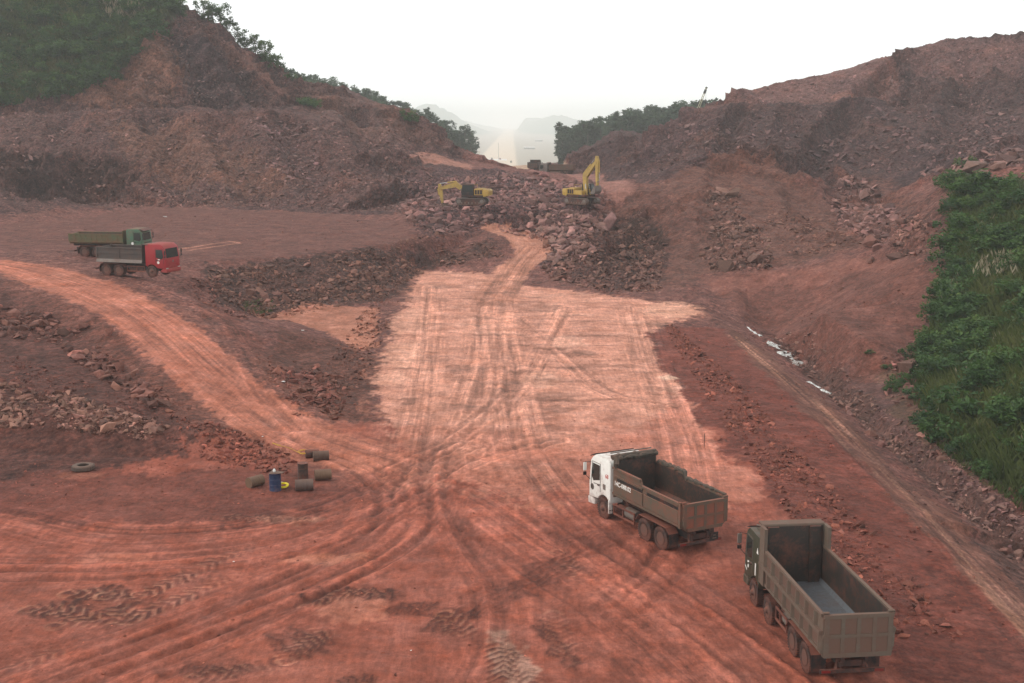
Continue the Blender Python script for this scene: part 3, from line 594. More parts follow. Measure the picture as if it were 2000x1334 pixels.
rm = NT('rock'); rp = rm.n('NewGeometry').outputs['Position']; oc_ = rm.n('ObjectInfo').outputs['Color']; ac = rm.attr('Col').outputs['Color']
isat = rm.attr('one').outputs['Fac']
rc = rm.mix(isat, oc_, ac)
rn = rm.noise(rp, 2.3, 6, .65); rn2 = rm.noise(rp, 11, 4, .6)
rcol = rm.mix(1.0, rc, rm.gray(rm.math('MULTIPLY', rm.rng(rn, .25, .75, .7, 1.3), rm.rng(rn2, .25, .75, .82, 1.2))), 'MULTIPLY')
rm.l(rcol, rm.b.inputs['Base Color']); rm.b.inputs['Roughness'].default_value = .9; rm.b.inputs['Specular IOR Level'].default_value = .3
rm.l(rm.bump(rm.math('ADD', rm.math('MULTIPLY', rn, .12), rm.math('MULTIPLY', rn2, .04)), .9, 1.0), rm.b.inputs['Normal'])
def WL(P): return np.array([Wp(p) for p in P])
FIELDS = [  # outline, count, smallest, largest, power, tint, what it is part of
 (hits([(775, 335), (860, 347), (1000, 342), (1110, 355), (1180, 372), (1190, 430), (1160, 520), (1065, 520), (1062, 470), (960, 447), (850, 470), (800, 440)]), 9360, .25, 1.6, 2.2, (138, 106, 100), 'angular mauve boulder in the rubble bed around the two yellow excavators', 'boulders around the excavators'),
 (hits([(1030, 425), (1120, 420), (1165, 440), (1150, 500), (1075, 515), (1062, 465)]), 936, .4, 1.5, 2.0, (150, 118, 108), 'pale angular boulder beside the bend of the dirt track', 'boulders beside the dirt track bend'),
 (hits([(1060, 525), (1160, 440), (1250, 400), (1300, 480), (1290, 565), (1200, 575), (1080, 548)]), 7560, .18, 1.1, 2.3, (122, 92, 82), 'brown boulder at the foot of the spoil mound', 'boulders at the foot of the spoil mound'),
 (hits([(400, 525), (560, 508), (700, 492), (830, 455), (960, 470), (985, 502), (830, 530), (745, 590), (640, 602), (480, 612), (420, 590)]), 7560, .13, .85, 2.5, (124, 92, 80), 'angular boulder on the rubble slope below the plateau', 'boulders below the plateau'),
 (hits([(500, 560), (640, 560), (720, 525), (800, 520), (700, 575), (600, 595), (500, 592)]), 540, .25, .95, 2.2, (128, 96, 84), 'angular boulder on the rubble slope below the plateau', 'boulders below the plateau'),
 (hits([(-60, 595), (60, 605), (150, 640), (280, 745), (380, 800), (340, 815), (220, 760), (100, 670), (-60, 650)]), 1620, .12, .95, 2.0, (120, 84, 74), 'reddish boulder in the row under the haul road bank', 'boulders under the haul road bank'),
 (hits([(-60, 740), (120, 770), (230, 800), (330, 835), (300, 860), (140, 840), (-60, 830)]), 3060, .10, .62, 1.9, (146, 112, 98), 'pale stone on the bank behind the tractor tyre', 'pale stones on the bank'),
 (hits([(330, 810), (480, 850), (590, 890), (560, 930), (420, 900), (320, 860)]), 1440, .08, .5, 2.0, (128, 78, 66), 'red stone in the heap behind the drums', 'stones behind the drums'),
 (hits([(-60, 660), (200, 760), (400, 830), (300, 830), (-60, 740)]), 1620, .07, .4, 2.2, (112, 72, 62), 'small red stone on the terrace below the haul road', 'stones on the terrace'),
 (hits([(520, 720), (620, 715), (700, 770), (640, 800), (560, 790)]), 756, .12, .75, 1.8, (128, 84, 74), 'angular red stone in the low heap beside the haul road', 'stones in the heap beside the haul road'),
 (hits([(480, 690), (720, 690), (720, 800), (640, 820), (540, 770)]), 900, .06, .35, 2.2, (112, 74, 62), 'small red stone on the ground beside the haul road', 'stones beside the haul road'),
 (WL([(-10.4, 42), (-10.6, 60), (-11.5, 74), (-14.5, 76), (-14, 60), (-13.2, 42)]), 2160, .08, .55, 2.1, (118, 82, 70), 'brown stone on the low berm along the pale pad', 'stones on the berm along the pad'),
 (hits([(360, 545), (420, 540), (470, 590), (490, 630), (430, 610), (380, 580)]), 1080, .1, .7, 2.0, (122, 84, 74), 'brown stone on the spoil heap in front of the red truck', 'stones on the heap before the red truck'),
 (WL([(12.7, 24), (12.9, 45), (13.4, 63), (14.6, 64), (15.9, 52), (16.2, 40), (16.2, 24)]), 5760, .07, .46, 2.2, (132, 84, 70), 'red brown stone in the windrow along the right shoulder', 'stones in the shoulder windrow'),
 (WL([(14.5, 24), (14.5, 63), (19, 66), (19, 24)]), 1620, .05, .26, 2.3, (130, 72, 58), 'small red stone on the right shoulder', 'stones on the right shoulder'),
 (WL([(23.6, 22), (23.8, 50), (24.2, 66), (26.6, 68), (26.6, 50), (26.6, 22)]), 3420, .09, .62, 2.0, (142, 112, 102), 'pale grey stone lining the roadside ditch', 'stones lining the ditch'),
 (WL([(20.5, 22), (20.5, 66), (24, 66), (24, 22)]), 900, .05, .3, 2.3, (120, 86, 76), 'small grey stone on the slope above the ditch', 'stones above the ditch'),
 (hits([(1640, 350), (1690, 345), (1740, 400), (1775, 470), (1735, 495), (1680, 470), (1640, 440), (1620, 400)]), 2700, .25, 1.5, 2.1, (134, 104, 98), 'mauve boulder tumbled down the gully beside the spoil mound', 'boulders in the gully'),
 (hits([(1740, 440), (1820, 420), (1840, 470), (1800, 500), (1740, 490)]), 540, .2, .9, 2.0, (140, 106, 96), 'mauve boulder tumbled down the gully beside the spoil mound', 'boulders in the gully'),
 (hits([(1790, 345), (1850, 318), (1990, 300), (2000, 335), (1900, 345), (1840, 350)]), 756, .35, 1.6, 1.7, (138, 108, 102), 'rounded mauve boulder at the top of the green spur', 'boulders above the green spur'),
 (hits([(1375, 372), (1430, 370), (1450, 420), (1500, 470), (1510, 525), (1400, 532), (1370, 500), (1395, 440)]), 3420, .2, 1.1, 2.2, (124, 96, 86), 'brown boulder strewn down the face of the spoil mound', 'boulders on the spoil mound'),
 (hits([(1500, 400), (1620, 430), (1720, 475), (1560, 500), (1440, 470)]), 1980, .14, .7, 2.3, (126, 94, 82), 'brown stone on the lower spoil mound', 'stones on the lower mound'),
 (hits([(1390, 560), (1650, 520), (1810, 500), (1760, 660), (1690, 760), (1560, 680), (1450, 610)]), 1260, .07, .42, 2.6, (134, 94, 82), 'small stone on the smooth spoil fan', 'stones on the spoil fan'),
 (hits([(1700, 780), (1800, 860), (1990, 1010), (1990, 1100), (1850, 960), (1740, 850)]), 1440, .06, .4, 2.3, (120, 92, 90), 'grey stone on the strip below the green spur', 'stones below the green spur'),
 (hits([(1720, 690), (1790, 690), (1830, 850), (1880, 920), (1800, 870), (1730, 770)]), 468, .12, .75, 2.0, (138, 100, 92), 'pinkish stone at the edge of the green spur', 'stones at the spur edge'),
 (hits([(0, 215), (330, 215), (560, 225), (760, 290), (780, 340), (800, 410), (640, 410), (300, 395), (0, 395)]), 11700, .22, 1.0, 2.4, (126, 98, 92), 'mauve rock on the cut face of the left hill', 'rocks on the left hill'),
 (hits([(480, 235), (560, 235), (620, 300), (650, 350), (560, 350), (500, 300)]), 900, .3, 1.3, 2.0, (126, 100, 98), 'mauve rock on the cut face of the left hill', 'rocks on the left hill'),
 (hits([(310, 375), (420, 370), (480, 395), (420, 404), (310, 402)]), 468, .25, 1.1, 2.0, (136, 104, 94), 'brown rock heaped against the back of the plateau', 'rocks at the back of the plateau'),
 (hits([(320, 60), (440, 80), (540, 170), (560, 212), (200, 212), (280, 110)]), 3240, .22, .9, 2.4, (122, 96, 92), 'mauve rock below the sharp left peak', 'rocks below the left peak'),
 (hits([(600, 180), (740, 205), (850, 265), (920, 310), (780, 310), (640, 260)]), 2700, .25, 1.0, 2.4, (128, 100, 94), 'mauve rock on the low ridge before the wood', 'rocks on the low ridge'),
 (hits([(1200, 345), (1300, 260), (1420, 215), (1900, 215), (1990, 220), (1990, 300), (1780, 330), (1600, 335), (1460, 295), (1330, 330)]), 8100, .26, 1.5, 2.4, (116, 92, 90), 'dark mauve rock on the right cliff', 'rocks on the right cliff'),
 (hits([(1760, 300), (1860, 260), (1980, 240), (1990, 300), (1850, 322)]), 720, .3, 1.2, 2.1, (124, 98, 94), 'dark mauve rock on the right cliff', 'rocks on the right cliff'),
 (hits([(1460, 176), (1560, 155), (1740, 135), (1880, 76), (1990, 74), (1990, 200), (1740, 205), (1450, 203)]), 3240, .24, .9, 2.5, (134, 106, 102), 'mauve rock on the upper right ridge', 'rocks on the upper ridge'),
 (hits([(-40, 440), (300, 410), (700, 425), (820, 465), (560, 500), (200, 480)]), 900, .08, .45, 2.6, (142, 102, 88), 'small stone on the brown plateau', 'stones on the plateau'),
 (hits([(740, 540), (1370, 610), (1400, 860), (1500, 1000), (1640, 1330), (0, 1330), (0, 960), (700, 940), (740, 800)]), 6500, .03, .16, 2.4, (150, 92, 74), 'small pebble on the red yard', 'pebbles on the yard'),
 (hits([(-60, 900), (520, 905), (620, 960), (400, 1000), (-60, 980)]), 1260, .04, .22, 2.3, (132, 80, 66), 'small red stone around the drums and tyre', 'stones around the drums'),
]
ru, rvv, rsz, rf = [], [], [], []
for i, (P, n, a, b, pw_, tint, lab, grp) in enumerate(FIELDS):
    q = inside(P, n); u = rng.random(n); e = 1 - pw_
    keep = np.ones(n, bool)
    if n > 300: keep = rng.random(n) < np.clip(.55 + .9 * perlin2(q[:, 0] / 3.5 + i, q[:, 1] / 5), .12, 1)
    sz = (a ** e + u * (b ** e - a ** e)) ** (1 / e)
    ru.append(q[keep]); rsz.append(sz[keep]); rf.append(np.full(keep.sum(), i))
# a few the photograph shows singly
SINGLE = [(1105, 490, 1.7), (1140, 492, 2.2), (1085, 455, 1.7), (1060, 440, 1.8), (1185, 440, 2.6), (1118, 470, 1.3), (1255, 425, 1.5), (1060, 345, 2.0), (1085, 360, 1.6), (1042, 340, 1.8), (1678, 385, 3.0), (1700, 480, 1.9), (1750, 505, 1.9), (1715, 485, 1.5), (1700, 512, 1.0), (1430, 385, 2.2), (1410, 378, 1.8), (1480, 512, 2.6), (1420, 525, 1.9), (1965, 322, 2.6), (1905, 332, 2.4), (1642, 566, .7), (1775, 725, 1.6), (1840, 842, 1.1), (1400, 410, 1.2),
          (90, 637, 1.25), (30, 615, 1.1), (165, 642, 1.0), (215, 655, .8), (210, 838, .75), (600, 520, .9), (560, 590, 1.1), (640, 565, 1.0), (720, 542, 1.1), (690, 535, 1.2), (645, 560, .7), (490, 575, 1.0), (500, 265, 1.6), (700, 740, .6), (590, 765, .9), (1400, 858, .55), (1700, 850, .9), (1720, 872, .7)]
nS = len(SINGLE); sp = hits([(u, v) for u, v, _ in SINGLE])
ru.append(sp[:, :2]); rsz.append(np.array([s for *_, s in SINGLE])); 
def field_of(p):
    d = [poly_sd(np.array([p[0]]), np.array([p[1]]), f[0])[0] for f in FIELDS]; return int(np.argmax(d))
rf.append(np.array([field_of(p) for p in sp]))
RX = np.vstack(ru); RS = np.concatenate(rsz); RF = np.concatenate(rf); RZ = hz(RX[:, 0], RX[:, 1]); NRK = len(RX)
KC[0] = .82; WARM[0] = np.array([1.10, .99, .98])
tints = np.array([C(*f[5]) for f in FIELDS]); gcol = ground_col(RX[:, 0], RX[:, 1])
RC = (tints[RF] * .7 + gcol * .3) * np.exp(rng.normal(.02, .34, (NRK, 1))) * rng.uniform(.96, 1.04, (NRK, 3))
# the 300 that show largest are rocks of their own
pd = RX[:, 1] * CP - (RZ - H) * SP; pu_ = 1000 + F * RX[:, 0] / pd; pv_ = 667 - F * (RX[:, 1] * SP + (RZ - H) * CP) / pd
score = RS / pd * ((pu_ > 0) & (pu_ < 2000) & (pv_ > 0) & (pv_ < 1334)); score[-nS:] *= 4
own = []
for j in np.argsort(-score):
    if len(own) >= 290 or score[j] <= 0: break
    p = hit(pu_[j], pv_[j] - 2)
    if p[1] > RX[j, 1] - 2.5 - .02 * RX[j, 1]: own.append(j)
own = set(own)
big_me = []
for v, f in BIG:
    me = np_mesh('boulder', v, f); me.polygons.foreach_set('use_smooth', np.zeros(len(f), bool)); me.materials.append(rm.m); big_me.append(me)
for k, j in enumerate(sorted(own)):
    P, n, a, b, pw_, tint, lab, grp = FIELDS[RF[j]]
    s = RS[j] * 1.15
    o = link('stone' if b < .8 else 'boulder', big_me[int(rng.integers(12))], None, (RX[j, 0], RX[j, 1], RZ[j] + s * .12), (rng.normal(0, .3), rng.normal(0, .3), rng.uniform(0, 6.28)))
    o.scale = (s, s, s * rng.uniform(.8, 1.15)); o.color = (*RC[j], 1)
    sz_ = 'large ' if s > .62 * b else 'middling ' if s > .38 * b else 'smallish '
    tag(o, sz_ + lab.replace('small ', '').replace('tiny ', ''), 'stone' if b < .8 else 'boulder', grp)
rest = np.array([j for j in range(NRK) if j not in own])
vv, ff, cc, off = [], [], [], 0
pick = rng.integers(len(ROCKS), size=len(rest)); small = RS[rest] / pd[rest] < .0030
pick[small] = len(ROCKS) + rng.integers(len(CHIPS), size=small.sum())
for k, (v, f) in enumerate(ROCKS + CHIPS):
    jj = rest[pick == k]; n = len(jj)
    ang = rng.uniform(0, 6.28, n); tx, ty = rng.normal(0, .35, n), rng.normal(0, .35, n); s = RS[jj] * 1.1
    p = v[None] * (s[:, None, None] * rng.uniform(.75, 1.25, (n, 1, 3)))
    for a_, (i0, i1) in ((tx, (1, 2)), (ty, (2, 0)), (ang, (0, 1))):
        c_, s_ = np.cos(a_)[:, None], np.sin(a_)[:, None]; A, B = p[:, :, i0].copy(), p[:, :, i1].copy(); p[:, :, i0] = A * c_ - B * s_; p[:, :, i1] = A * s_ + B * c_
    p[:, :, 0] += RX[jj, 0][:, None]; p[:, :, 1] += RX[jj, 1][:, None]; p[:, :, 2] += (RZ[jj] + s * .1)[:, None]
    vv.append(p.reshape(-1, 3)); ff.append((f[None] + (np.arange(n) * len(v))[:, None, None] + off).reshape(-1, 3)); cc.append(np.repeat(RC[jj], len(v), 0)); off += n * len(v)
rme = np_mesh('rubble', np.vstack(vv), np.vstack(ff)); cc = np.vstack(cc); f_attr(rme, 'Col', cc, 'FLOAT_COLOR'); f_attr(rme, 'one', np.ones(len(cc)))
rme.polygons.foreach_set('use_smooth', np.zeros(len(rme.polygons), bool)); rme.materials.append(rm.m)
tag(link('rubble', rme), 'loose broken rock strewn over the slopes and shoulders', 'rubble', kind='stuff')

# ---------------------------------------------------------------- plants
def leaf_mat(name, cols, tr=.35):
    m = NT(name); t = m.attr('tone').outputs['Fac']; r = m.n('ObjectInfo').outputs['Random']
    ramp = m.n('ValToRGB'); els = ramp.color_ramp.elements
    els[0].color = (*cols[0], 1); els[1].color = (*cols[-1], 1)
    for i, c in enumerate(cols[1:-1]): e = els.new((i + 1) / (len(cols) - 1)); e.color = (*c, 1)
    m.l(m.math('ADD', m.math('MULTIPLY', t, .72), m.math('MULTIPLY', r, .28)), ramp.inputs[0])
    m.l(ramp.outputs[0], m.b.inputs['Base Color']); m.b.inputs['Roughness'].default_value = .6; m.b.inputs['Specular IOR Level'].default_value = .3
    tl = m.n('BsdfTranslucent'); m.l(ramp.outputs[0], tl.inputs[0]); mx = m.n('MixShader'); mx.inputs[0].default_value = tr
    m.l(m.b.outputs[0], mx.inputs[1]); m.l(tl.outputs[0], mx.inputs[2]); m.l(mx.outputs[0], m.out.inputs[0]); return m.m
M_SHRUB = leaf_mat('shrub_leaf', [(.012, .034, .011), (.030, .076, .018), (.062, .122, .024), (.12, .17, .04)])
M_TREE = leaf_mat('tree_leaf', [(.014, .036, .018), (.028, .062, .03), (.05, .09, .042), (.075, .12, .055)])
M_GRASS = leaf_mat('grass_blade', [(.026, .042, .012), (.05, .075, .018), (.095, .115, .03), (.17, .155, .07)])
M_PLUME = leaf_mat('grass_plume', [(.2, .17, .1), (.3, .26, .17)])
bk = NT('bark'); bk.b.inputs['Base Color'].default_value = (.12, .1, .08, 1); bk.b.inputs['Roughness'].default_value = .9; M_BARK = bk.m
def leaf_cloud(r, clumps, per, leaf, spread, seed_tone=.5):
    """clumps: list of (x, y, z, radius, tone); quads scattered through each."""
    co, tn = [], []
    for (x, y, z, rad, tone) in clumps:
        n = per; d = r.normal(size=(n, 3)); d /= np.linalg.norm(d, axis=1)[:, None]; d *= (r.random(n) ** .45)[:, None] * rad; d[:, 2] *= .75
        c = np.array([x, y, z]) + d; a = r.normal(size=(n, 3)); a[:, 2] *= .5; a /= np.linalg.norm(a, axis=1)[:, None]
        up = r.normal(size=(n, 3)) * .6 + np.array([0, 0, .8]); b = np.cross(up, a); b /= np.linalg.norm(b, axis=1)[:, None]
        l = leaf * r.uniform(.6, 1.35, n)[:, None]
        q = np.stack([c - a * l, c - b * l * .42 + a * l * .1, c + a * l, c + b * l * .42 + a * l * .1], 1); co.append(q.reshape(-1, 3))
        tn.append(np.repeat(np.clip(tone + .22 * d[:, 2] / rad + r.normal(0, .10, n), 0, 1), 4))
    co = np.vstack(co); q = np.arange(len(co)).reshape(-1, 4); return co, q, np.concatenate(tn)
def leaf_mesh(name, data, mat):
    co, q, tn = data; me = np_mesh(name, co, q); f_attr(me, 'tone', tn); me.materials.append(mat); return me
def shrub_mesh(seed):
    r = np.random.default_rng(seed); cl = []
    for _ in range(16):
        a = r.uniform(0, 6.28); rr = r.random() ** .5 * .62; z = r.uniform(.12, .9 - .55 * rr)
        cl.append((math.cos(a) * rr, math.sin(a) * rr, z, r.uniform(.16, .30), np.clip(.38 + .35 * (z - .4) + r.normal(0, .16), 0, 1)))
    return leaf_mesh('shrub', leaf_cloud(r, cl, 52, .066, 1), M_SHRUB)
SHRUBS = [shrub_mesh(40 + i) for i in range(7)]
def where(y, P, lo, mid, hi):
    a, b = P[:, 1].min(), P[:, 1].max(); t = (y - a) / (b - a); return lo if t < .33 else mid if t < .66 else hi
def plant_shrub(x, y, s, label, group, sink=.12):
    o = link('shrub', SHRUBS[int(rng.integers(7))], None, (x, y, float(hz(x, y)) - sink * s), (0, 0, rng.uniform(0, 6.28)))
    o.scale = (s * rng.uniform(.85, 1.25), s * rng.uniform(.85, 1.25), s * rng.uniform(.75, 1.15)); return tag(o, label, 'shrub', group)
GLp, GRp = hits([(-60, 2), (300, 2), (340, 8), (325, 35), (295, 75), (225, 138), (165, 182), (90, 194), (-60, 202)]), hits([(1858, 430), (1870, 360), (1990, 365), (2060, 500), (2080, 800), (2060, 1000), (1990, 968), (1890, 895), (1830, 840), (1800, 760), (1790, 700), (1835, 620), (1858, 520)])
for x, y in inside(GLp, 170):
    s_ = rng.uniform(2.6, 5.6); plant_shrub(x, y, s_, ('big bushy' if s_ > 4.2 else 'smaller leafy') + ' green shrub on the left hill, ' + where(y, GLp, 'low down by the bare cut', 'halfway up the green cover', 'up by the hilltop'), 'shrubs on the left hilltop')
for x, y in inside(GRp, 130):
    s_ = rng.uniform(1.2, 3.2); plant_shrub(x, y, s_, ('big bushy' if s_ > 2.3 else 'smaller leafy') + ' green shrub on the right spur, ' + where(y, GRp, 'low down above the ditch', 'halfway up the green cover', 'up under the mauve boulders'), 'shrubs on the right spur')
for u, v, s in [(1942, 372, 3.6), (1852, 368, 2.8), (1862, 355, 2.2), (1887, 330, 2.2), (1860, 490, 3.0), (1846, 520, 2.4), (1838, 560, 1.6), (1826, 620, 2.2), (1812, 660, 1.6), (1790, 705, 2.0), (1800, 780, 1.8), (1822, 838, 1.8), (1880, 890, 1.6), (1930, 930, 1.5), (1862, 420, 2.4), (1870, 400, 1.8)]:
    p = hit(u, v); plant_shrub(p[0], p[1], s, 'tall bright shrub standing out at the edge of the green spur', 'shrubs at the spur edge')
for u, v, s in [(1745, 755, 1.0), (1760, 745, 1.2), (1735, 720, .8), (1790, 822, .9), (1700, 690, .6), (1740, 765, .9)]:
    p = hit(u, v); plant_shrub(p[0], p[1], s, 'small shrub on bare soil between the ditch and the green spur', 'shrubs between the ditch and the spur')
for u, v, s in [(590, 205, 3.2), (602, 206, 3.4), (614, 208, 2.6)]:
    p = hit(u, v); plant_shrub(p[0], p[1], s, 'low grassy bush in the saddle beside the left peak', 'bushes in the saddle')
for u, v, s in [(795, 232, 3.0), (806, 238, 2.6)]:
    p = hit(u, v); plant_shrub(p[0], p[1], s, 'dull olive bush on the low ridge before the wood', 'bushes on the low ridge')
for u, Yd, s in [(572, 176, 1.8), (590, 199, 2.2), (612, 199, 2.0), (640, 198, 1.6), (668, 196, 1.8), (715, 192, 1.6), (745, 190, 1.8)]:
    yy = far_y(Yd) + 3; xx = (u - 1000) / F * yy * .99; plant_shrub(xx, yy, s * 1.3, 'small bush along the crest of the low ridge', 'bushes along the ridge crest')
for u in range(305, 372, 8):
    yy = far_y(172) + rng.uniform(-2, 5); xx = (u - 1000) / F * yy; plant_shrub(xx, yy, rng.uniform(2.2, 3.6), 'bush on the very top of the left peak', 'bushes on the left peak', .2)

def grass_mesh(polys, name, blade):
    co, tn = [], []
    for P, n, h in polys:
        q = inside(P, n); z = hz(q[:, 0], q[:, 1]); m = blade
        tone = np.clip(.42 + .5 * perlin2(q[:, 0] / 5, q[:, 1] / 7) + rng.normal(0, .12, n), 0, 1)
        for k in range(m):
            a = rng.uniform(0, 6.28, n); l = h * rng.uniform(.5, 1.25, n); w = h * .045; lean = rng.uniform(.15, .7, n) * l
            b = np.stack([q[:, 0] + rng.normal(0, .12 * h, n), q[:, 1] + rng.normal(0, .12 * h, n), z - .05], 1)
            s = np.stack([-np.sin(a) * w, np.cos(a) * w, np.zeros(n)], 1); tip = b + np.stack([np.cos(a) * lean, np.sin(a) * lean, l], 1); mid = b + np.stack([np.cos(a) * lean * .35, np.sin(a) * lean * .35, l * .6], 1)
            co.append(np.stack([b - s, b + s, mid + s * .8, tip], 1).reshape(-1, 3)); tn.append(np.repeat(np.clip(tone + rng.normal(0, .1, n), 0, 1), 4))
    co = np.vstack(co); return leaf_mesh(name, (co, np.arange(len(co)).reshape(-1, 4), np.concatenate(tn)), M_GRASS)
EDGE = hits([(1770, 700), (1800, 690), (1850, 830), (1950, 930), (2050, 1000), (2050, 1030), (1900, 930), (1800, 850)])
tag(link('grass', grass_mesh([(GRp, 4200, 1.0), (GLp, 3600, 1.7), (EDGE, 500, .45), (hits([(470, 588), (530, 585), (540, 605), (480, 610)]), 160, .3)], 'grass', 9)), 'rank grass growing between the shrubs on both green slopes', 'grass', kind='stuff')
def plume_mesh(polys):
    co, tn = [], []
    for P, n, h in polys:
        q = inside(P, n); z = hz(q[:, 0], q[:, 1])
        for k in range(3):
            a = rng.uniform(0, 6.28, n); l = h * rng.uniform(.8, 1.3, n); b = np.stack([q[:, 0] + rng.normal(0, .3, n), q[:, 1] + rng.normal(0, .3, n), z + l * .65], 1)
            s = np.stack([-np.sin(a) * .07 * h, np.cos(a) * .07 * h, np.zeros(n)], 1); tip = b + np.stack([np.cos(a) * .25 * h, np.sin(a) * .25 * h, l * .42], 1)
            co.append(np.stack([b, (b + tip) / 2 + s, tip, (b + tip) / 2 - s], 1).reshape(-1, 3)); tn.append(np.repeat(rng.random(n), 4))
    co = np.vstack(co); return leaf_mesh('reed_plumes', (co, np.arange(len(co)).reshape(-1, 4), np.concatenate(tn)), M_PLUME)
tag(link('reed_plumes', plume_mesh([(hits([(200, 5), (300, 5), (280, 40), (200, 50)]), 110, 2.4), (hits([(1920, 520), (1990, 520), (1990, 560), (1900, 560)]), 50, 1.3), (hits([(1840, 575), (1870, 570), (1865, 600), (1835, 605)]), 40, 1.1), (GRp, 22, 1.0), (GLp, 25, 1.6)])), 'pale feathery reed plumes among the green cover', 'reeds', kind='stuff')

def trunk_mesh(h, r0, lean=0.0, limbs=5, seed=0):
    r = random.Random(seed); co, fs = [], []
    def tube(pts, rad, n=6):
        base = len(co)
        for i, (p, q) in enumerate(zip(pts, rad)):
            for k in range(n): co.append((p[0] + q * math.cos(6.283 * k / n), p[1] + q * math.sin(6.283 * k / n), p[2]))
        for i in range(len(pts) - 1):
            for k in range(n): fs.append((base + i * n + k, base + i * n + (k + 1) % n, base + (i + 1) * n + (k + 1) % n, base + (i + 1) * n + k))
    P = [(lean * h * t * t + r.gauss(0, .01) * h, r.gauss(0, .01) * h, h * t - .3 * (t == 0)) for t in (0, .25, .5, .75, 1)]
    tube(P, [r0, r0 * .8, r0 * .62, r0 * .4, r0 * .12])
    for k in range(limbs):
        t = r.uniform(.4, .85); a = r.uniform(0, 6.28); L = h * .22 * (1.2 - t * .5); b = (lean * h * t * t, 0, h * t)
        tube([b, (b[0] + math.cos(a) * L * .5, b[1] + math.sin(a) * L * .5, b[2] + L * .35), (b[0] + math.cos(a) * L, b[1] + math.sin(a) * L, b[2] + L * .8)], [r0 * .35, r0 * .22, r0 * .06], 5)
    me = np_mesh('trunk', np.array(co), np.array(fs)); me.materials.append(M_BARK); return me
def crown_mesh(seed, slim):
    r = np.random.default_rng(seed); cl = []
    if slim:                         # plantation tree, unit height
        for _ in range(30):
            z = r.uniform(.08, .98); w = .16 * math.sin(math.pi * min(1, (1.04 - z) / .8)) ** .7 + .02; a = r.uniform(0, 6.28); rr = w * r.random() ** .5
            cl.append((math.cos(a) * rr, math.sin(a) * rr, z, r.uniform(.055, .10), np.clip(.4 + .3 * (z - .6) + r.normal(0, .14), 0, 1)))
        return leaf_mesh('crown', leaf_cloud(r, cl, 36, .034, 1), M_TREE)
    for _ in range(26):
        a = r.uniform(0, 6.28); rr = .5 * r.random() ** .5; z = r.uniform(.15, .98 - .9 * rr * rr)
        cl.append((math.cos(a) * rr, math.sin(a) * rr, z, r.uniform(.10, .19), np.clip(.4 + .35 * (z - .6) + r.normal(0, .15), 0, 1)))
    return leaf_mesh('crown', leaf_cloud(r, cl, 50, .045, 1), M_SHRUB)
SLIM = [(trunk_mesh(.92, .014, .02, 4, i), crown_mesh(60 + i, True)) for i in range(6)]
BROAD = [(trunk_mesh(.8, .03, .08 * (-1) ** i, 6, 20 + i), crown_mesh(80 + i, False)) for i in range(5)]
def plant_tree(kindset, x, y, h, label, group):
    t, c = kindset[int(rng.integers(len(kindset)))]
    e = link('tree', None, None, (x, y, float(hz(x, y)) - .2), (0, 0, rng.uniform(0, 6.28))); e.scale = (h * rng.uniform(.9, 1.15),) * 2 + (h,)
    link('trunk', t, e); link('crown', c, e); return tag(e, label, 'tree', group)
for (P, n, h0, h1, lab, grp) in [
    ([(21, 540), (32, 520), (60, 500), (78, 490), (84, 500), (84, 590), (60, 600), (23, 590)], 220, 13, 19.5, 'slim plantation tree in the wood right of the pale road,', 'trees of the right wood'),
    ([(-17, 560), (-28, 520), (-45, 470), (-75, 440), (-95, 470), (-80, 590), (-18, 590)], 190, 12, 18.5, 'slim plantation tree in the wood left of the pale road,', 'trees of the left wood')]:
    q = inside(P, n * 6); keepq = []
    for p in q:
        if all((p[0] - k[0]) ** 2 + ((p[1] - k[1]) * .5) ** 2 > 2.7 ** 2 for k in keepq): keepq.append(p)
        if len(keepq) >= n: break
    for p in keepq:
        h = rng.uniform(h0, h1); z = float(hz(p[0], p[1])); u, v, d = to_px((p[0], p[1], z + h * .93)); q_ = hit(u, v)
        if q_[1] < p[1] - 12: continue                       # wholly behind the hill
        edge = ' facing the carriageway' if abs(p[0]) < 34 else ' behind the cut slope'
        plant_tree(SLIM, p[0], p[1], h, ('tall ' if h > (h0 + h1) / 2 else '') + lab + edge, grp)
for u, v, h in [(415, 62, 4.2), (432, 70, 5.5), (447, 80, 6.0), (462, 90, 4.6), (478, 102, 4.8), (492, 113, 4.2), (512, 132, 4.6), (528, 142, 5.0), (544, 156, 5.4)]:
    yy = far_y(177) + 2.5; plant_tree(BROAD, (u - 1000) / F * yy * 1.0, yy, h * 1.05, 'spreading broadleaf tree on the crest right of the left peak', 'trees on the left crest')
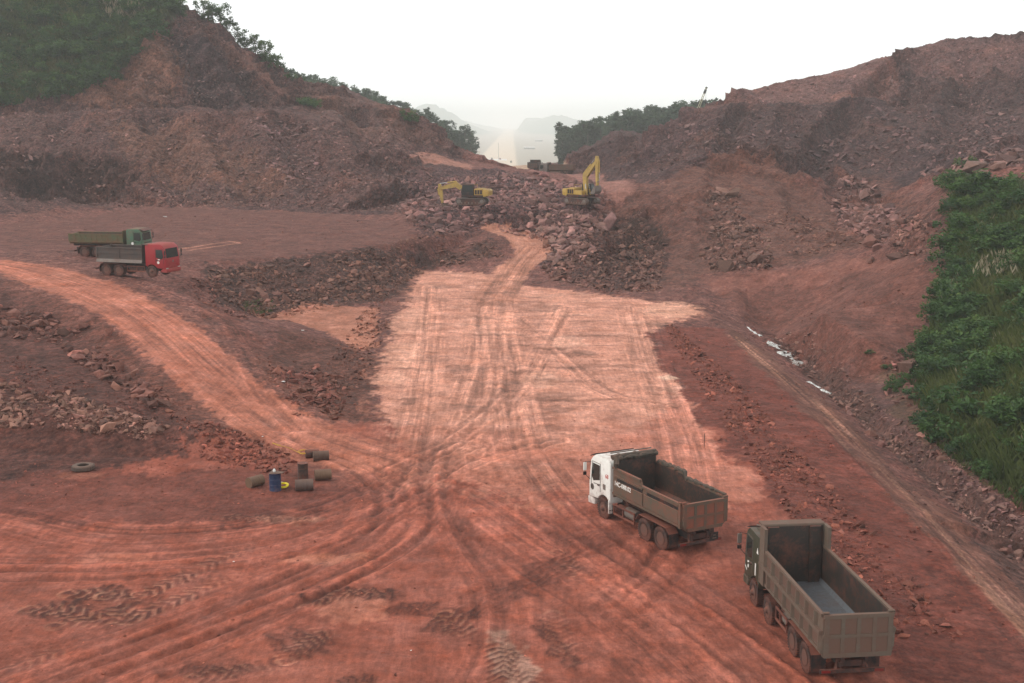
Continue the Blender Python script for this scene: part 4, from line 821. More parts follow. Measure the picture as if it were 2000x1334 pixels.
# ---------------------------------------------------------------- mesh toolkit for built things
class MB:
    def __init__(s): s.bm = bmesh.new()
    def box(s, x0, x1, y0, y1, z0, z1):
        v = [s.bm.verts.new((x, y, z)) for x in (x0, x1) for y in (y0, y1) for z in (z0, z1)]
        for f in ((0, 1, 3, 2), (4, 6, 7, 5), (0, 4, 5, 1), (2, 3, 7, 6), (0, 2, 6, 4), (1, 5, 7, 3)): s.bm.faces.new([v[i] for i in f])
        return s
    def hexa(s, P):                   # eight corners, bottom ring then top ring
        v = [s.bm.verts.new(p) for p in P]
        for f in ((3, 2, 1, 0), (4, 5, 6, 7), (0, 1, 5, 4), (1, 2, 6, 5), (2, 3, 7, 6), (3, 0, 4, 7)): s.bm.faces.new([v[i] for i in f])
        return s
    def prism(s, prof, a, b, axis='y'):   # profile in the two other axes, run from a to b
        def P(p, t): return (p[0], t, p[1]) if axis == 'y' else (t, p[0], p[1]) if axis == 'x' else (p[0], p[1], t)
        A_ = [s.bm.verts.new(P(p, a)) for p in prof]; B = [s.bm.verts.new(P(p, b)) for p in prof]; n = len(prof)
        s.bm.faces.new(A_); s.bm.faces.new(B[::-1])
        for i in range(n): s.bm.faces.new((A_[i], B[i], B[(i + 1) % n], A_[(i + 1) % n]))
        return s
    def lathe(s, prof, c=(0, 0, 0), n=28, axis='y'):   # profile of (offset along the axis, radius)
        rings = []
        for (o, r) in prof:
            ring = []
            for k in range(n):
                a = 2 * math.pi * k / n; p = (r * math.cos(a), o, r * math.sin(a)) if axis == 'y' else (r * math.cos(a), r * math.sin(a), o) if axis == 'z' else (o, r * math.cos(a), r * math.sin(a))
                ring.append(s.bm.verts.new((p[0] + c[0], p[1] + c[1], p[2] + c[2])))
            rings.append(ring)
        for a, b in zip(rings[:-1], rings[1:]):
            for k in range(n): s.bm.faces.new((a[k], a[(k + 1) % n], b[(k + 1) % n], b[k]))
        for r in (rings[0], rings[-1]):
            try: s.bm.faces.new(r)
            except ValueError: pass
        return s
    def tube(s, pts, r, n=7):
        pts = [Vector(p) for p in pts]; rings = []; up0 = Vector((.13, .21, .97))
        for i, p in enumerate(pts):
            d = (pts[min(i + 1, len(pts) - 1)] - pts[max(i - 1, 0)]).normalized(); a = d.cross(up0).normalized(); b = d.cross(a)
            rr = r[i] if isinstance(r, (list, tuple)) else r
            rings.append([s.bm.verts.new(p + (a * math.cos(6.2832 * k / n) + b * math.sin(6.2832 * k / n)) * rr) for k in range(n)])
        for a, b in zip(rings[:-1], rings[1:]):
            for k in range(n): s.bm.faces.new((a[k], a[(k + 1) % n], b[(k + 1) % n], b[k]))
        s.bm.faces.new(rings[0]); s.bm.faces.new(rings[-1]); return s
    def bar(s, p, q, w, h):           # square bar between two points
        p, q = Vector(p), Vector(q); d = (q - p).normalized(); a = d.cross(Vector((0, 0, 1)))
        a = Vector((0, 1, 0)) if a.length < 1e-3 else a.normalized(); b = a.cross(d).normalized()
        P = [e + a * (sx * w / 2) + b * (sz * h / 2) for e in (p, q) for sx, sz in ((-1, -1), (1, -1), (1, 1), (-1, 1))]
        return s.hexa(P)
    def bevel(s, w, seg=2, ang=35):
        bmesh.ops.recalc_face_normals(s.bm, faces=s.bm.faces)
        e = [e for e in s.bm.edges if len(e.link_faces) == 2 and e.calc_face_angle(0) > math.radians(ang)]
        bmesh.ops.bevel(s.bm, geom=e, offset=w, segments=seg, affect='EDGES', profile=.6, clamp_overlap=True); return s
    def mesh(s, name, mat, smooth=False):
        bmesh.ops.recalc_face_normals(s.bm, faces=s.bm.faces)
        me = bpy.data.meshes.new(name); s.bm.to_mesh(me); s.bm.free(); me.materials.append(mat)
        if smooth:
            me.polygons.foreach_set('use_smooth', np.ones(len(me.polygons), bool)); me.set_sharp_from_angle(angle=math.radians(38))
        return me
    def build(s, name, mat, parent=None, smooth=False): return link(name, s.mesh(name, mat, smooth), parent)

DUST = tuple(srgb(150, 88, 70, .68)); DUST2 = tuple(srgb(122, 92, 78, .62))
def paint(name, color, dust=.4, rough=.5, low=1.6, dust_col=DUST, metal=0.0, chips=None, lowk=.55):
    m = NT(name); tc = m.n('TexCoord').outputs['Object']; geo = m.n('NewGeometry')
    n1 = m.noise(tc, 1.3, 6, .65); n2 = m.noise(tc, 7, 5, .65); sz = m.n('SeparateXYZ'); m.l(geo.outputs['Normal'], sz.inputs[0])
    so = m.n('SeparateXYZ'); m.l(tc, so.inputs[0])
    lowf = m.rng(so.outputs[2], .1, low, lowk, 0.0); upf = m.rng(sz.outputs[2], .3, 1, 0, .45)
    k = m.math('ADD', m.math('ADD', m.rng(n1, .3, .75, dust - .35, dust + .35), m.rng(n2, .35, .7, -.15, .15)), m.math('ADD', lowf, upf))
    kc = m.n('Clamp'); m.l(k, kc.inputs[0]); kc.inputs['Max'].default_value = .93
    base = m.mix(m.rng(n2, .3, .7, 0, .25), color, [c * .55 for c in color])
    if chips: base = m.mix(m.rng(n2, .60, .68, 0, .8), base, chips)
    m.l(m.mix(kc.outputs[0], base, dust_col), m.b.inputs['Base Color'])
    m.l(m.rng(kc.outputs[0], 0, .8, rough, .9), m.b.inputs['Roughness']); m.b.inputs['Metallic'].default_value = metal; m.b.inputs['Specular IOR Level'].default_value = .35
    m.l(m.bump(n2, .25, .02), m.b.inputs['Normal']); return m.m
M_WHITE = paint('white_paint', (.72, .72, .68), .02, .45, 1.3)
M_RED = paint('red_paint', (.30, .016, .022), .1, .45, 1.2)
M_GREEN = paint('dark_green_paint', (.028, .034, .020), .10, .45, 1.2, DUST2)
M_OLDGREEN = paint('faded_green_paint', (.06, .14, .085), .22, .55, 1.2)
M_BOXW = paint('dusty_olive_steel', (.075, .066, .046), .34, .6, 1.5)
M_BOXG = paint('dusty_grey_green_steel', (.105, .088, .066), .48, .6, 1.2, DUST2)
M_BOXR = paint('dusty_dark_steel', (.05, .045, .042), .28, .6, 1.8, DUST2)
M_BOXO = paint('dusty_green_steel', (.08, .12, .055), .42, .6, 1.8)
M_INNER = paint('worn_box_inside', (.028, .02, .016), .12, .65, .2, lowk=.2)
M_FLOOR = paint('scoured_steel_floor', (.13, .14, .155), -.2, .42, .01, DUST2, .35, lowk=0)
M_TYRE = paint('dusty_rubber', (.016, .015, .014), .34, .85, .9, lowk=0)
M_RIM = paint('dusty_rim', (.10, .052, .04), .28, .7, .4, lowk=0)
M_CHASSIS = paint('dusty_chassis', (.02, .018, .017), .22, .7, .9, lowk=.2)
M_FRAME = paint('dusty_red_frame', (.07, .03, .025), .55, .7, .9)
M_RUSTP = paint('rusty_side_panel', (.10, .055, .04), .35, .7, 1.2, DUST2)
M_BLACK = paint('black_plastic', (.012, .012, .012), .10, .55, .6)
M_TARP = paint('folded_tarp', (.05, .045, .035), .25, .8, .1, DUST2)
M_LAMP = paint('lamp_lens', (.35, .33, .3), .1, .2, .8)
M_TAIL = paint('tail_lens', (.16, .012, .01), .3, .3, .3)
M_YEL = paint('yellow_paint', (.44, .28, .06), .12, .45, .9, DUST2)
M_YELB = paint('yellow_boom', (.42, .28, .07), .2, .45, .9, DUST2)
M_STEEL = paint('worn_steel', (.16, .14, .125), .3, .5, .5, DUST2)
M_CHROME = paint('piston_rod', (.5, .5, .5), .05, .2, .1, DUST2, .8)
M_TEXT = paint('white_lettering', (.78, .77, .73), .02, .6, .1)
M_REDTXT = paint('red_lettering', (.42, .04, .03), .02, .6, .1)
gl = NT('window_glass'); gl.b.inputs['Base Color'].default_value = (.018, .024, .022, 1); gl.b.inputs['Roughness'].default_value = .12; gl.b.inputs['Specular IOR Level'].default_value = .6; M_GLASS = gl.m

def add_text(txt, size, mat, parent, loc, rot, name='lettering'):
    cu = bpy.data.curves.new('t', 'FONT'); cu.body = txt; cu.size = size; cu.extrude = .004; cu.align_x = 'CENTER'; cu.align_y = 'CENTER'; cu.offset = .004
    to = bpy.data.objects.new('t', cu); COL.objects.link(to); bpy.context.view_layer.update()
    me = bpy.data.meshes.new_from_object(to.evaluated_get(bpy.context.evaluated_depsgraph_get())); bpy.data.objects.remove(to); bpy.data.curves.remove(cu)
    me.materials.clear(); me.materials.append(mat)
    return link(name, me, parent, loc, rot)

# ---------------------------------------------------------------- dump trucks
R_ = .545
def tyre_mesh(w=.29):
    b = MB(); h = w / 2
    b.lathe([(-h * .82, .30), (-h, .36), (-h, .47), (-h * .80, .535), (-h * .3, R_), (h * .3, R_), (h * .80, .535), (h, .47), (h, .36), (h * .82, .30)], n=36)
    for k in range(32):               # tread lugs
        a = 2 * math.pi * k / 32
        for sd_ in (-1, 1):
            ca, sa = math.cos(a + .05 * sd_), math.sin(a + .05 * sd_); da = .07
            P = []
            for r in (.522, .566):
                for (y, q) in ((sd_ * .02, -da), (sd_ * h * .93, -da), (sd_ * h * .93, da * .3), (sd_ * .02, da * .3)): P.append((r * math.cos(a + q), y, r * math.sin(a + q)))
            b.hexa(P)
    return b.mesh('tyre', M_TYRE, True)
TYRE = tyre_mesh()
def rim_mesh(deep):
    b = MB(); o = .12                  # outside towards +y
    prof = [(o + .02, .31), (o + .02, .29), (o - .02, .275), (o - .13, .25), (o - .14, .17), (o - .12, .13), (o - .02, .12), (o, .09), (o + .0, 0.001)] if deep else [(o + .02, .31), (o + .02, .29), (o - .03, .27), (o - .05, .2), (o + .03, .16), (o + .05, .12), (o + .12, .10), (o + .14, .06), (o + .14, .001)]
    b.lathe(prof, n=28)
    for k in range(10):
        a = 2 * math.pi * k / 10; rr = .20; b.lathe([(o - (.13 if deep else .03), .016), (o - (.09 if deep else -.01), .016)], (rr * math.cos(a), 0, rr * math.sin(a)), 6)
    return b.mesh('rim', M_RIM, True)
RIM_F, RIM_R = rim_mesh(False), rim_mesh(True)
def wheel(parent, x, side, dual, yo=1.085):
    e = link('wheel', None, parent, (x, side * yo, R_ + .012)); 
    if side < 0: e.rotation_euler = (0, 0, math.pi)
    link('tyre', TYRE, e)
    if dual: link('tyre', TYRE, e, (0, -.33, 0))
    link('rim', RIM_R if dual else RIM_F, e); return e
def cab_profile(x0, x1, zb, zt, wheel_x, rake=.14, visor=.0):
    pts_ = [(x0, zb + .22), (x0, zt - .14), (x0 + .12, zt), (x1 - .55, zt), (x1 - rake - .16, zt - .16), (x1 - rake, zt - .35), (x1 - .02, zb + .95), (x1, zb + .75), (x1, zb)]
    r = .66
    for k in range(9):
        a = math.pi * k / 8 * .88 + .06 * math.pi; px, pz = wheel_x + r * math.cos(a), R_ + r * math.sin(a)
        if x0 + .02 < px < x1 - .02 and pz > zb: pts_.append((px, pz))
    last = pts_[-1]
    if last[0] > x0 + .25: pts_ += [(x0 + .12, zb + .12)]
    return pts_
def build_cab(root, x0, x1, wx, mat, style):
    W = 1.2; zb, zt = .82, 3.02 + style.get('roof', 0)
    cabb = MB().prism(cab_profile(x0, x1, zb, zt, wx), -W, W); cabb.bevel(.075, 2, 40); cab_o = cabb.build('cab', mat, root, True)
    x1f = x1
    # windscreen and side panes, a frame standing proud of the skin
    ztw = zt - .42; sk = lambda z: x1 - .02 - .12 * (z - zb - .95) / (zt - .35 - zb - .95) + .012
    MB().hexa([(sk(1.84), -1.02, 1.84), (sk(1.84), 1.02, 1.84), (x1 - .12, 1.02, 1.84), (x1 - .12, -1.02, 1.84), (sk(ztw), -.98, ztw), (sk(ztw), .98, ztw), (x1 - .3, .98, ztw), (x1 - .3, -.98, ztw)]).build('windscreen', M_GLASS, cab_o)
    for sd_ in (-1, 1):
        y0, y1 = (W - .02, W + .012) if sd_ > 0 else (-W - .012, -W + .02)
        MB().prism([(x1 - 1.02, 1.88), (x1 - .42, 1.72), (x1 - .26, 1.92), (x1 - .36, 2.62), (x1 - 1.02, 2.62)], y0, y1).build('side_window', M_GLASS, cab_o)
        dr = MB(); ys = sd_ * (W + .006)
        for p, q in (((x1 - 1.08, 1.28), (x1 - 1.08, 2.7)), ((x1 - .22, 1.62), (x1 - .31, 2.7)), ((x1 - 1.08, 2.7), (x1 - .31, 2.7)), ((x1 - .2, 1.28), (x1 - .22, 1.62)), ((x1 - 1.08, 1.66), (x1 - .45, 1.60))): dr.bar((p[0], ys, p[1]), (q[0], ys, q[1]), .016, .022)
        door = dr.build('door_seam', M_BLACK if style.get('seam') is None else style['seam'], cab_o)
        MB().box(x1 - 1.0, x1 - .86, sd_ * (W + .03) - .02, sd_ * (W + .03) + .02, 1.58, 1.63).build('door_handle', M_BLACK, cab_o)
        mo = MB(); mo.tube([(x1 - .18, sd_ * W, 2.62), (x1 + .06, sd_ * (W + .2), 2.6), (x1 + .06, sd_ * (W + .22), 1.95), (x1 - .1, sd_ * W, 1.7)], .018); arm_ = mo.build('mirror_arm', M_BLACK, cab_o)
        MB().box(x1 + .02, x1 + .09, sd_ * (W + .22) - .09, sd_ * (W + .22) + .09, 2.14, 2.56).bevel(.02, 1).build('mirror', style.get('mirror', M_BLACK), cab_o)
        MB().box(x1 + .02, x1 + .1, sd_ * (W + .22) - .09, sd_ * (W + .22) + .09, 1.9, 2.08).bevel(.02, 1).build('mirror', M_BLACK, cab_o)
        MB().box(x1 - .06, x1 + .035, sd_ * .98 - .18, sd_ * .98 + .18, .72, .92).bevel(.02, 1).build('headlight', M_LAMP, cab_o)
        st_ = MB(); st_.box(x0 + .05, x0 + .14, sd_ * 1.12 - .1, sd_ * 1.12 + .1, .42, 1.1); st_.build('mud_flap', mat if style.get('flap') else M_CHASSIS, cab_o)
    bp = MB().prism([(x1 - .55, .5), (x1 + .06, .46), (x1 + .10, .62), (x1 + .08, .83), (x1 - .4, .83), (x1 - .55, .7)], -1.2, 1.2); bp.bevel(.03, 1).build('bumper', style.get('bumper', mat), root)
    for k in range(4): MB().box(x1 - .02, x1 + .03, -.85, .85, 1.02 + .17 * k, 1.10 + .17 * k).build('grille_bar', style.get('grille', M_BLACK), cab_o)
    if style.get('visor'): MB().hexa([(x1 - .42, -1.15, zt - .02), (x1 + .08, -1.1, zt - .22), (x1 + .08, 1.1, zt - .22), (x1 - .42, 1.15, zt - .02), (x1 - .42, -1.15, zt + .02), (x1 + .08, -1.1, zt - .19), (x1 + .08, 1.1, zt - .19), (x1 - .42, 1.15, zt + .02)]).build('sun_visor', style['visor'], cab_o)
    MB().tube([(x0 - .12, -.55, 1.0), (x0 - .12, -.55, 2.9)], .09, 10).build('exhaust_stack', M_CHASSIS, root)
    return cab_o
def build_chassis(root, xr, xf, axles, duals, side_x0, side_x1):
    c = MB()
    for sd_ in (-1, 1): c.box(xr, xf, sd_ * .42 - .05, sd_ * .42 + .05, .72, 1.02)
    for x in np.linspace(xr + .1, xf - .3, 7): c.box(x - .06, x + .06, -.42, .42, .76, .98)
    c.build('chassis', M_CHASSIS, root)
    for x in axles: MB().tube([(x, -.98, R_ + .01), (x, -.3, R_ + .01), (x, .3, R_ + .01), (x, .98, R_ + .01)], [.07, .08, .08, .07], 9).build('axle', M_CHASSIS, root)
    # side guards with tank and battery box
    for sd_ in (-1, 1):
        y = sd_ * 1.12; g_ = MB()
        g_.bar((side_x0, y, .52), (side_x1, y, .52), .05, .09); g_.bar((side_x0, y, .98), (side_x1, y, .98), .05, .09)
        for x in (side_x0, (side_x0 + side_x1) / 2 + .1, side_x1): g_.bar((x, y, .5), (x, y, 1.0), .06, .06)
        g_.build('side_guard', M_FRAME, root)
        if sd_ > 0:
            MB().tube([(side_x0 + .12, .82, .78), ((side_x0 + side_x1) / 2 + .1, .82, .78)], .27, 14).build('fuel_tank', M_STEEL, root, True)
            MB().tube([((side_x0 + side_x1) / 2 + .2, .86, .84), (side_x1 - .1, .86, .84)], .15, 12).build('air_tank', M_CHASSIS, root, True)
        else: MB().box(side_x0 + .12, side_x1 - .2, -1.05, -.5, .56, 1.0).bevel(.03, 1).build('battery_box', M_CHASSIS, root)
    t = MB(); t.box(xr - .06, xr + .02, -1.15, 1.15, .56, .70); t.bar((xr, -.6, .6), (xr + .25, -.45, .95), .08, .06); t.bar((xr, .6, .6), (xr + .25, .45, .95), .08, .06); t.build('rear_bumper', M_CHASSIS, root)
    for sd_ in (-1, 1):
        MB().box(xr - .085, xr - .055, sd_ * .95 - .16, sd_ * .95 + .16, .58, .68).build('tail_lamp', M_TAIL, root)
        MB().box(duals[-1] - .74, duals[-1] - .71, sd_ * .98 - .26, sd_ * .98 + .26, .34, .95).build('mud_flap', M_BLACK, root)
    fd = MB()
    for sd_ in (-1, 1):                # arched guard over the rear wheels
        P = []
        xc = (duals[0] + duals[-1]) / 2; L_ = abs(duals[0] - duals[-1]) / 2
        arc = [(duals[-1] - .70, .92), (duals[-1] - .45, 1.17), (duals[0] + .45, 1.17), (duals[0] + .72, .86)]
        for p, q in zip(arc[:-1], arc[1:]): fd.bar((p[0], sd_ * .98, p[1]), (q[0], sd_ * .98, q[1]), .52, .03)
    fd.build('rear_mudguard', M_FRAME, root)
PANEL_MESH = {}
def tailgate(root, x, W, z0, z1, mat, cham=.28, cols=4, rows=2):
    t = MB(); prof = [(-W + cham, z0), (W - cham, z0), (W, z0 + cham), (W, z1), (-W, z1), (-W, z0 + cham)]
    t.prism(prof, x - .05, x + .02, 'x')
    zs = [z0 + .02, z0 + .16 + (z1 - z0 - .3) * .5 - .06, z1 - .14]; hb = (.16, .12, .14)
    for z, h in zip(zs, hb): t.box(x - .12, x - .047, -W + (cham if z < z0 + cham else .002), W - (cham if z < z0 + cham else .002), z, z + h)
    xs = np.linspace(-W + .12, W - .12, cols + 1)
    for k, y in enumerate(xs):
        w_ = .12 if 0 < k < cols else .14
        t.box(x - .115, x - .047, y - w_ / 2 * 1.15, y + w_ / 2 * 1.15, z0 + (cham if k in (0, cols) else .03), z1 - .004)
    o = t.build('tailgate', mat, root)
    key = (round(W, 2), round(z1 - z0, 2), mat.name)
    if key not in PANEL_MESH:
        pw2 = (2 * W - .24) / cols - .14; ph = (z1 - z0 - .44) / 2
        # each panel is dished inwards
        a, b_, c, d = pw2 / 2, ph / 2, pw2 / 2 - .05, ph / 2 - .05
        PANEL_MESH[key] = MB().hexa([(-.012, -c, -d), (-.012, c, -d), (-.012, c, d), (-.012, -c, d), (-.055, -a, -b_), (-.055, a, -b_), (-.055, a, b_), (-.055, -a, b_)]).mesh('panel', mat)
    return o, key, xs, zs
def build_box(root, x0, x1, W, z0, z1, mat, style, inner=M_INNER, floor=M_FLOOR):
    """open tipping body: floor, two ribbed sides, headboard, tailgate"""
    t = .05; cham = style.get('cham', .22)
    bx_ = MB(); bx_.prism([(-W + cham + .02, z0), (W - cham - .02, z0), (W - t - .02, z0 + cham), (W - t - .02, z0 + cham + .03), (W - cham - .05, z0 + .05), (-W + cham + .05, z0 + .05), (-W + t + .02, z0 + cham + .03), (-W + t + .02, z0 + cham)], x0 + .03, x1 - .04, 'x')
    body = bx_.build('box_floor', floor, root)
    sb = MB()
    for y in (-.42, .42): sb.box(x0 + .1, x1 - .1, y - .06, y + .06, z0 - .28, z0 - .002)
    sb.build('sub_frame', M_CHASSIS, root)
    for sd_ in (-1, 1):
        o_ = MB(); yo, yi = sd_ * W, sd_ * (W - t); steps = style.get('steps', [(x0, z1), (x1, z1)])
        prof = [(x1, z0 + cham), (x0, z0 + cham)] + list(steps)
        o_.prism(prof, min(yo, yi), max(yo, yi))
        # sill below the side
        o_.hexa([(x0, sd_ * (W - .005), z0 + cham - .002), (x1, sd_ * (W - .005), z0 + cham - .002), (x1, sd_ * (W - cham), z0 + .0), (x0, sd_ * (W - cham), z0 + .0), (x0, sd_ * (W - .055), z0 + cham - .002), (x1, sd_ * (W - .055), z0 + cham - .002), (x1, sd_ * (W - cham - .05), z0), (x0, sd_ * (W - cham - .05), z0)][:4] + [(x0, sd_ * (W - .06), z0 + cham + .01), (x1, sd_ * (W - .06), z0 + cham + .01), (x1, sd_ * (W - cham - .06), z0 + .02), (x0, sd_ * (W - cham - .06), z0 + .02)])
        side = o_.build('box_side', mat, root)
        rail = MB()
        for (xa, za), (xb, zb_) in zip(steps[:-1], steps[1:]):
            if abs(xa - xb) > .3: rail.bar((xa, sd_ * (W + .005), za - .03), (xb, sd_ * (W + .005), zb_ - .03), .13, .10)
        rail.bar((x0, sd_ * (W + .012), z0 + cham + .02), (x1, sd_ * (W + .012), z0 + cham + .02), .07, .12); rail.build('rail', mat, side)
        zt_ = min(z for _, z in steps)
        if style['kind'] == 'smooth':      # wide pressed panels under a dark band
            for k, (a, b_) in enumerate(style['panels']):
                MB().box(a, b_, min(sd_ * (W - .01), sd_ * (W + .045)), max(sd_ * (W - .01), sd_ * (W + .045)), z0 + cham + .08, zt_ - .36).bevel(.02, 1).build('side_panel', mat, side)
                MB().box(a + .05, b_ - .25, min(sd_ * (W - .005), sd_ * (W + .02)), max(sd_ * (W - .005), sd_ * (W + .02)), zt_ - .34, zt_ - .20).build('stripe', M_BLACK, side)
                MB().box(a + .02, b_ - .02, min(sd_ * (W - .01), sd_ * (W + .05)), max(sd_ * (W - .01), sd_ * (W + .05)), zt_ - .18, zt_ - .09).build('side_panel', mat, side)
            MB().box(x0, x0 + .16, min(sd_ * (W - .01), sd_ * (W + .08)), max(sd_ * (W - .01), sd_ * (W + .08)), z0 + .12, z1 - style.get('drop', 0) + .08).build('corner_post', mat, side)
        elif style['kind'] == 'ribs':
            n = style['n']; zm = z0 + cham + (zt_ - z0 - cham) * .52
            MB().bar((x0, sd_ * (W + .06), zm), (x1, sd_ * (W + .06), zm), .14, .14).build('rail', mat, side)
            for row, (za, zb_) in enumerate(((z0 + cham + .08, zm - .07), (zm + .07, zt_ - .08))):
                for k in range(n + 1):
                    x = x0 + .1 + (x1 - x0 - .2) * (k + .5 * row) / n
                    if x > x1: continue
                    pitch = (x1 - x0 - .2) / n
                    if x + pitch - .12 < x1: MB().box(x + .12, x + pitch - .12, min(sd_ * (W - .02), sd_ * (W + .012)), max(sd_ * (W - .02), sd_ * (W + .012)), za + .05, zb_ - .05).build('side_panel', M_RUSTP, side)
                    MB().hexa([(x - .10, sd_ * (W - .01), za), (x + .10, sd_ * (W - .01), za), (x + .03, sd_ * (W + .12), za), (x - .03, sd_ * (W + .12), za), (x - .10, sd_ * (W - .01), zb_), (x + .10, sd_ * (W - .01), zb_), (x + .03, sd_ * (W + .12), zb_), (x - .03, sd_ * (W + .12), zb_)]).build('rib', mat, side)
        else:                              # plain with a few posts and a mid rail
            zm = (z0 + cham + zt_) / 2
            MB().bar((x0, sd_ * (W + .02), zm), (x1, sd_ * (W + .02), zm), .06, .12).build('rail', mat, side)
            for x in np.linspace(x0 + .05, x1 - .05, style.get('n', 3)): MB().box(x - .05, x + .05, min(sd_ * (W - .01), sd_ * (W + .06)), max(sd_ * (W - .01), sd_ * (W + .06)), z0 + cham + .05, zt_ - .05).build('rib', mat, side)
            if style.get('skirt'): MB().hexa([(x0, sd_ * (W + .0), z0 + cham - .02), (x1, sd_ * (W + .0), z0 + cham - .02), (x1, sd_ * (W + .16), z0 - .12), (x0, sd_ * (W + .16), z0 - .12), (x0, sd_ * (W + .03), z0 + cham + .0), (x1, sd_ * (W + .03), z0 + cham + .0), (x1, sd_ * (W + .19), z0 - .10), (x0, sd_ * (W + .19), z0 - .10)]).build('skirt', M_STEEL, side)
    hz1 = style['head']; hb = MB(); hb.box(x1 - t, x1 + .0, -W + .002, W - .002, z0 + .02, hz1)
    head = hb.build('headboard', mat, root)
    if style.get('canopy'):
        L_ = style['canopy']; cp = MB(); cp.box(x1 - .002, x1 + L_, -W - .02, W + .02, hz1 - .05, hz1 + .02); cp.build('canopy', mat, head)
    for k in style.get('inrib', []): MB().box(x1 - t - .12, x1 - t - .001, k - .22, k + .22, z0 + .06, hz1 - .06).build('headboard_rib', inner, head)
    if style.get('cheek'):
        for sd_ in (-1, 1): MB().box(x1 - .55, x1 + .03, min(sd_ * (W - .03), sd_ * (W + .10)), max(sd_ * (W - .03), sd_ * (W + .10)), z0 + .1, hz1 - .002).build('cheek_plate', mat, head)
    # worn inside faces
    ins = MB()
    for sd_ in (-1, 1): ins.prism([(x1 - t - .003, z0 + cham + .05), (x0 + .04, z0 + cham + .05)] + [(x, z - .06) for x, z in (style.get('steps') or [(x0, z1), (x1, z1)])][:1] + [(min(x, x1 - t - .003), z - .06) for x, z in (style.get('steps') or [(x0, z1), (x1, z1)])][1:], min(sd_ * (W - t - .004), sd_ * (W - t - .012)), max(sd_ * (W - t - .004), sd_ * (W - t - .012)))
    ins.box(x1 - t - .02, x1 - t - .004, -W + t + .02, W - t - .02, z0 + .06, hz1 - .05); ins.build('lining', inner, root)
    tg, key, xs, zs = tailgate(root, x0, W - .005, style.get('tg0', z0 - .02), style.get('tg1', zt_), mat, style.get('tgc', .28))
    if style.get('panelled', True):
        z0t, z1t = style.get('tg0', z0 - .02), style.get('tg1', zt_)
        cz = [(zs[0] + .16 + zs[1]) / 2, (zs[1] + .12 + zs[2]) / 2]
        for k in range(4):
            for z in cz: link('panel', PANEL_MESH[key], tg, (x0 - .04, (xs[k] + xs[k + 1]) / 2, z))
    for sd_ in (-1, 1):
        MB().tube([(x0 - .02, sd_ * (W + .02), style.get('tg1', zt_) + .05), (x0 - .02, sd_ * (W - .2), style.get('tg1', zt_) + .05)], .05, 8).build('hinge', mat, tg)
    return body
def truck_root(x, y, heading, label, group='dump trucks', z=None, name='dump_truck', tilt=0):
    e = link(name, None, None, (x, y, (float(hz(x, y)) if z is None else z)), (0, tilt, heading)); return tag(e, label, 'truck', group)
# ---------------------------------------------------------------- the four trucks in the cutting
# white-cab truck
w = truck_root(7.87, 54.3, 2.045, 'dump truck with white cab and dusty olive box, folded tarp over its headboard', z=0.02)
for x, d in ((0, True), (1.36, True), (5.03, False)):
    for sd_ in (1, -1): wheel(w, x, sd_, d)
build_chassis(w, -1.35, 5.9, (0, 1.36, 5.03), (1.36, 0), 2.35, 4.15)
cabw = build_cab(w, 4.42, 6.42, 5.03, M_WHITE, dict(visor=M_BLACK, flap=True, mirror=M_WHITE, roof=.05))
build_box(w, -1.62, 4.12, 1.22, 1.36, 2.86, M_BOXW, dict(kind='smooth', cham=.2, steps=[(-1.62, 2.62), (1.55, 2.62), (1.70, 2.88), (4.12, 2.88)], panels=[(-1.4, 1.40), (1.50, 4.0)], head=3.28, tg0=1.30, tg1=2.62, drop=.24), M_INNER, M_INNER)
add_text('14C-088.02', .31, M_TEXT, w, (3.2, 1.272, 2.14), (math.pi / 2, 0, math.pi))
add_text('68', .30, M_REDTXT, w, (4.74, 1.203, 2.22), (math.pi / 2, 0, math.pi))
MB().lathe([(-.004, .16), (.004, .16), (.004, .135), (-.004, .135)], (6.1, 1.205, 1.38), 20).build('door_emblem', M_STEEL, cabw)
MB().box(4.85, 5.08, 1.195, 1.207, 1.50, 1.78).build('side_hatch', M_STEEL, cabw)
# tarp folded along the headboard and down the far side, on two poles
tb_ = MB(); r = random.Random(5)
for k in range(3): tb_.tube([(4.02 + .1 * k, y, 3.30 + .08 * k % .13 + r.uniform(-.03, .04)) for y in np.linspace(-1.22, 1.24, 15)], [.10 + r.uniform(-.035, .05) for _ in range(15)], 8)
tb_.tube([(3.9, 1.2, 3.32), (3.75, 1.27, 3.12), (3.8, 1.3, 2.9)], [.15, .14, .05], 8)
tb_.build('tarp', M_TARP, w)
t2 = MB(); t2.tube([(x, -1.25 + r.uniform(-.04, .04), (2.92 if x > 1.6 else 2.68) + r.uniform(-.04, .05)) for x in np.linspace(3.9, -1.5, 40)], [.09 + r.uniform(-.04, .05) for _ in range(40)], 7); t2.build('tarp', M_TARP, w)
for dx in (.22, -.12): MB().tube([(4.3 + dx, -1.2, 3.46), (4.3 + dx, 1.15, 3.46)], .032, 8).build('tarp_pole', M_STEEL, w)
MB().box(-1.44, -1.41, -.95, -.52, .62, .98).build('licence_plate', M_BLACK, w); add_text('14C', .09, M_STEEL, w, (-1.445, -.74, .84), (math.pi / 2, 0, -math.pi / 2))
add_text('088.02', .08, M_STEEL, w, (-1.445, -.74, .71), (math.pi / 2, 0, -math.pi / 2))

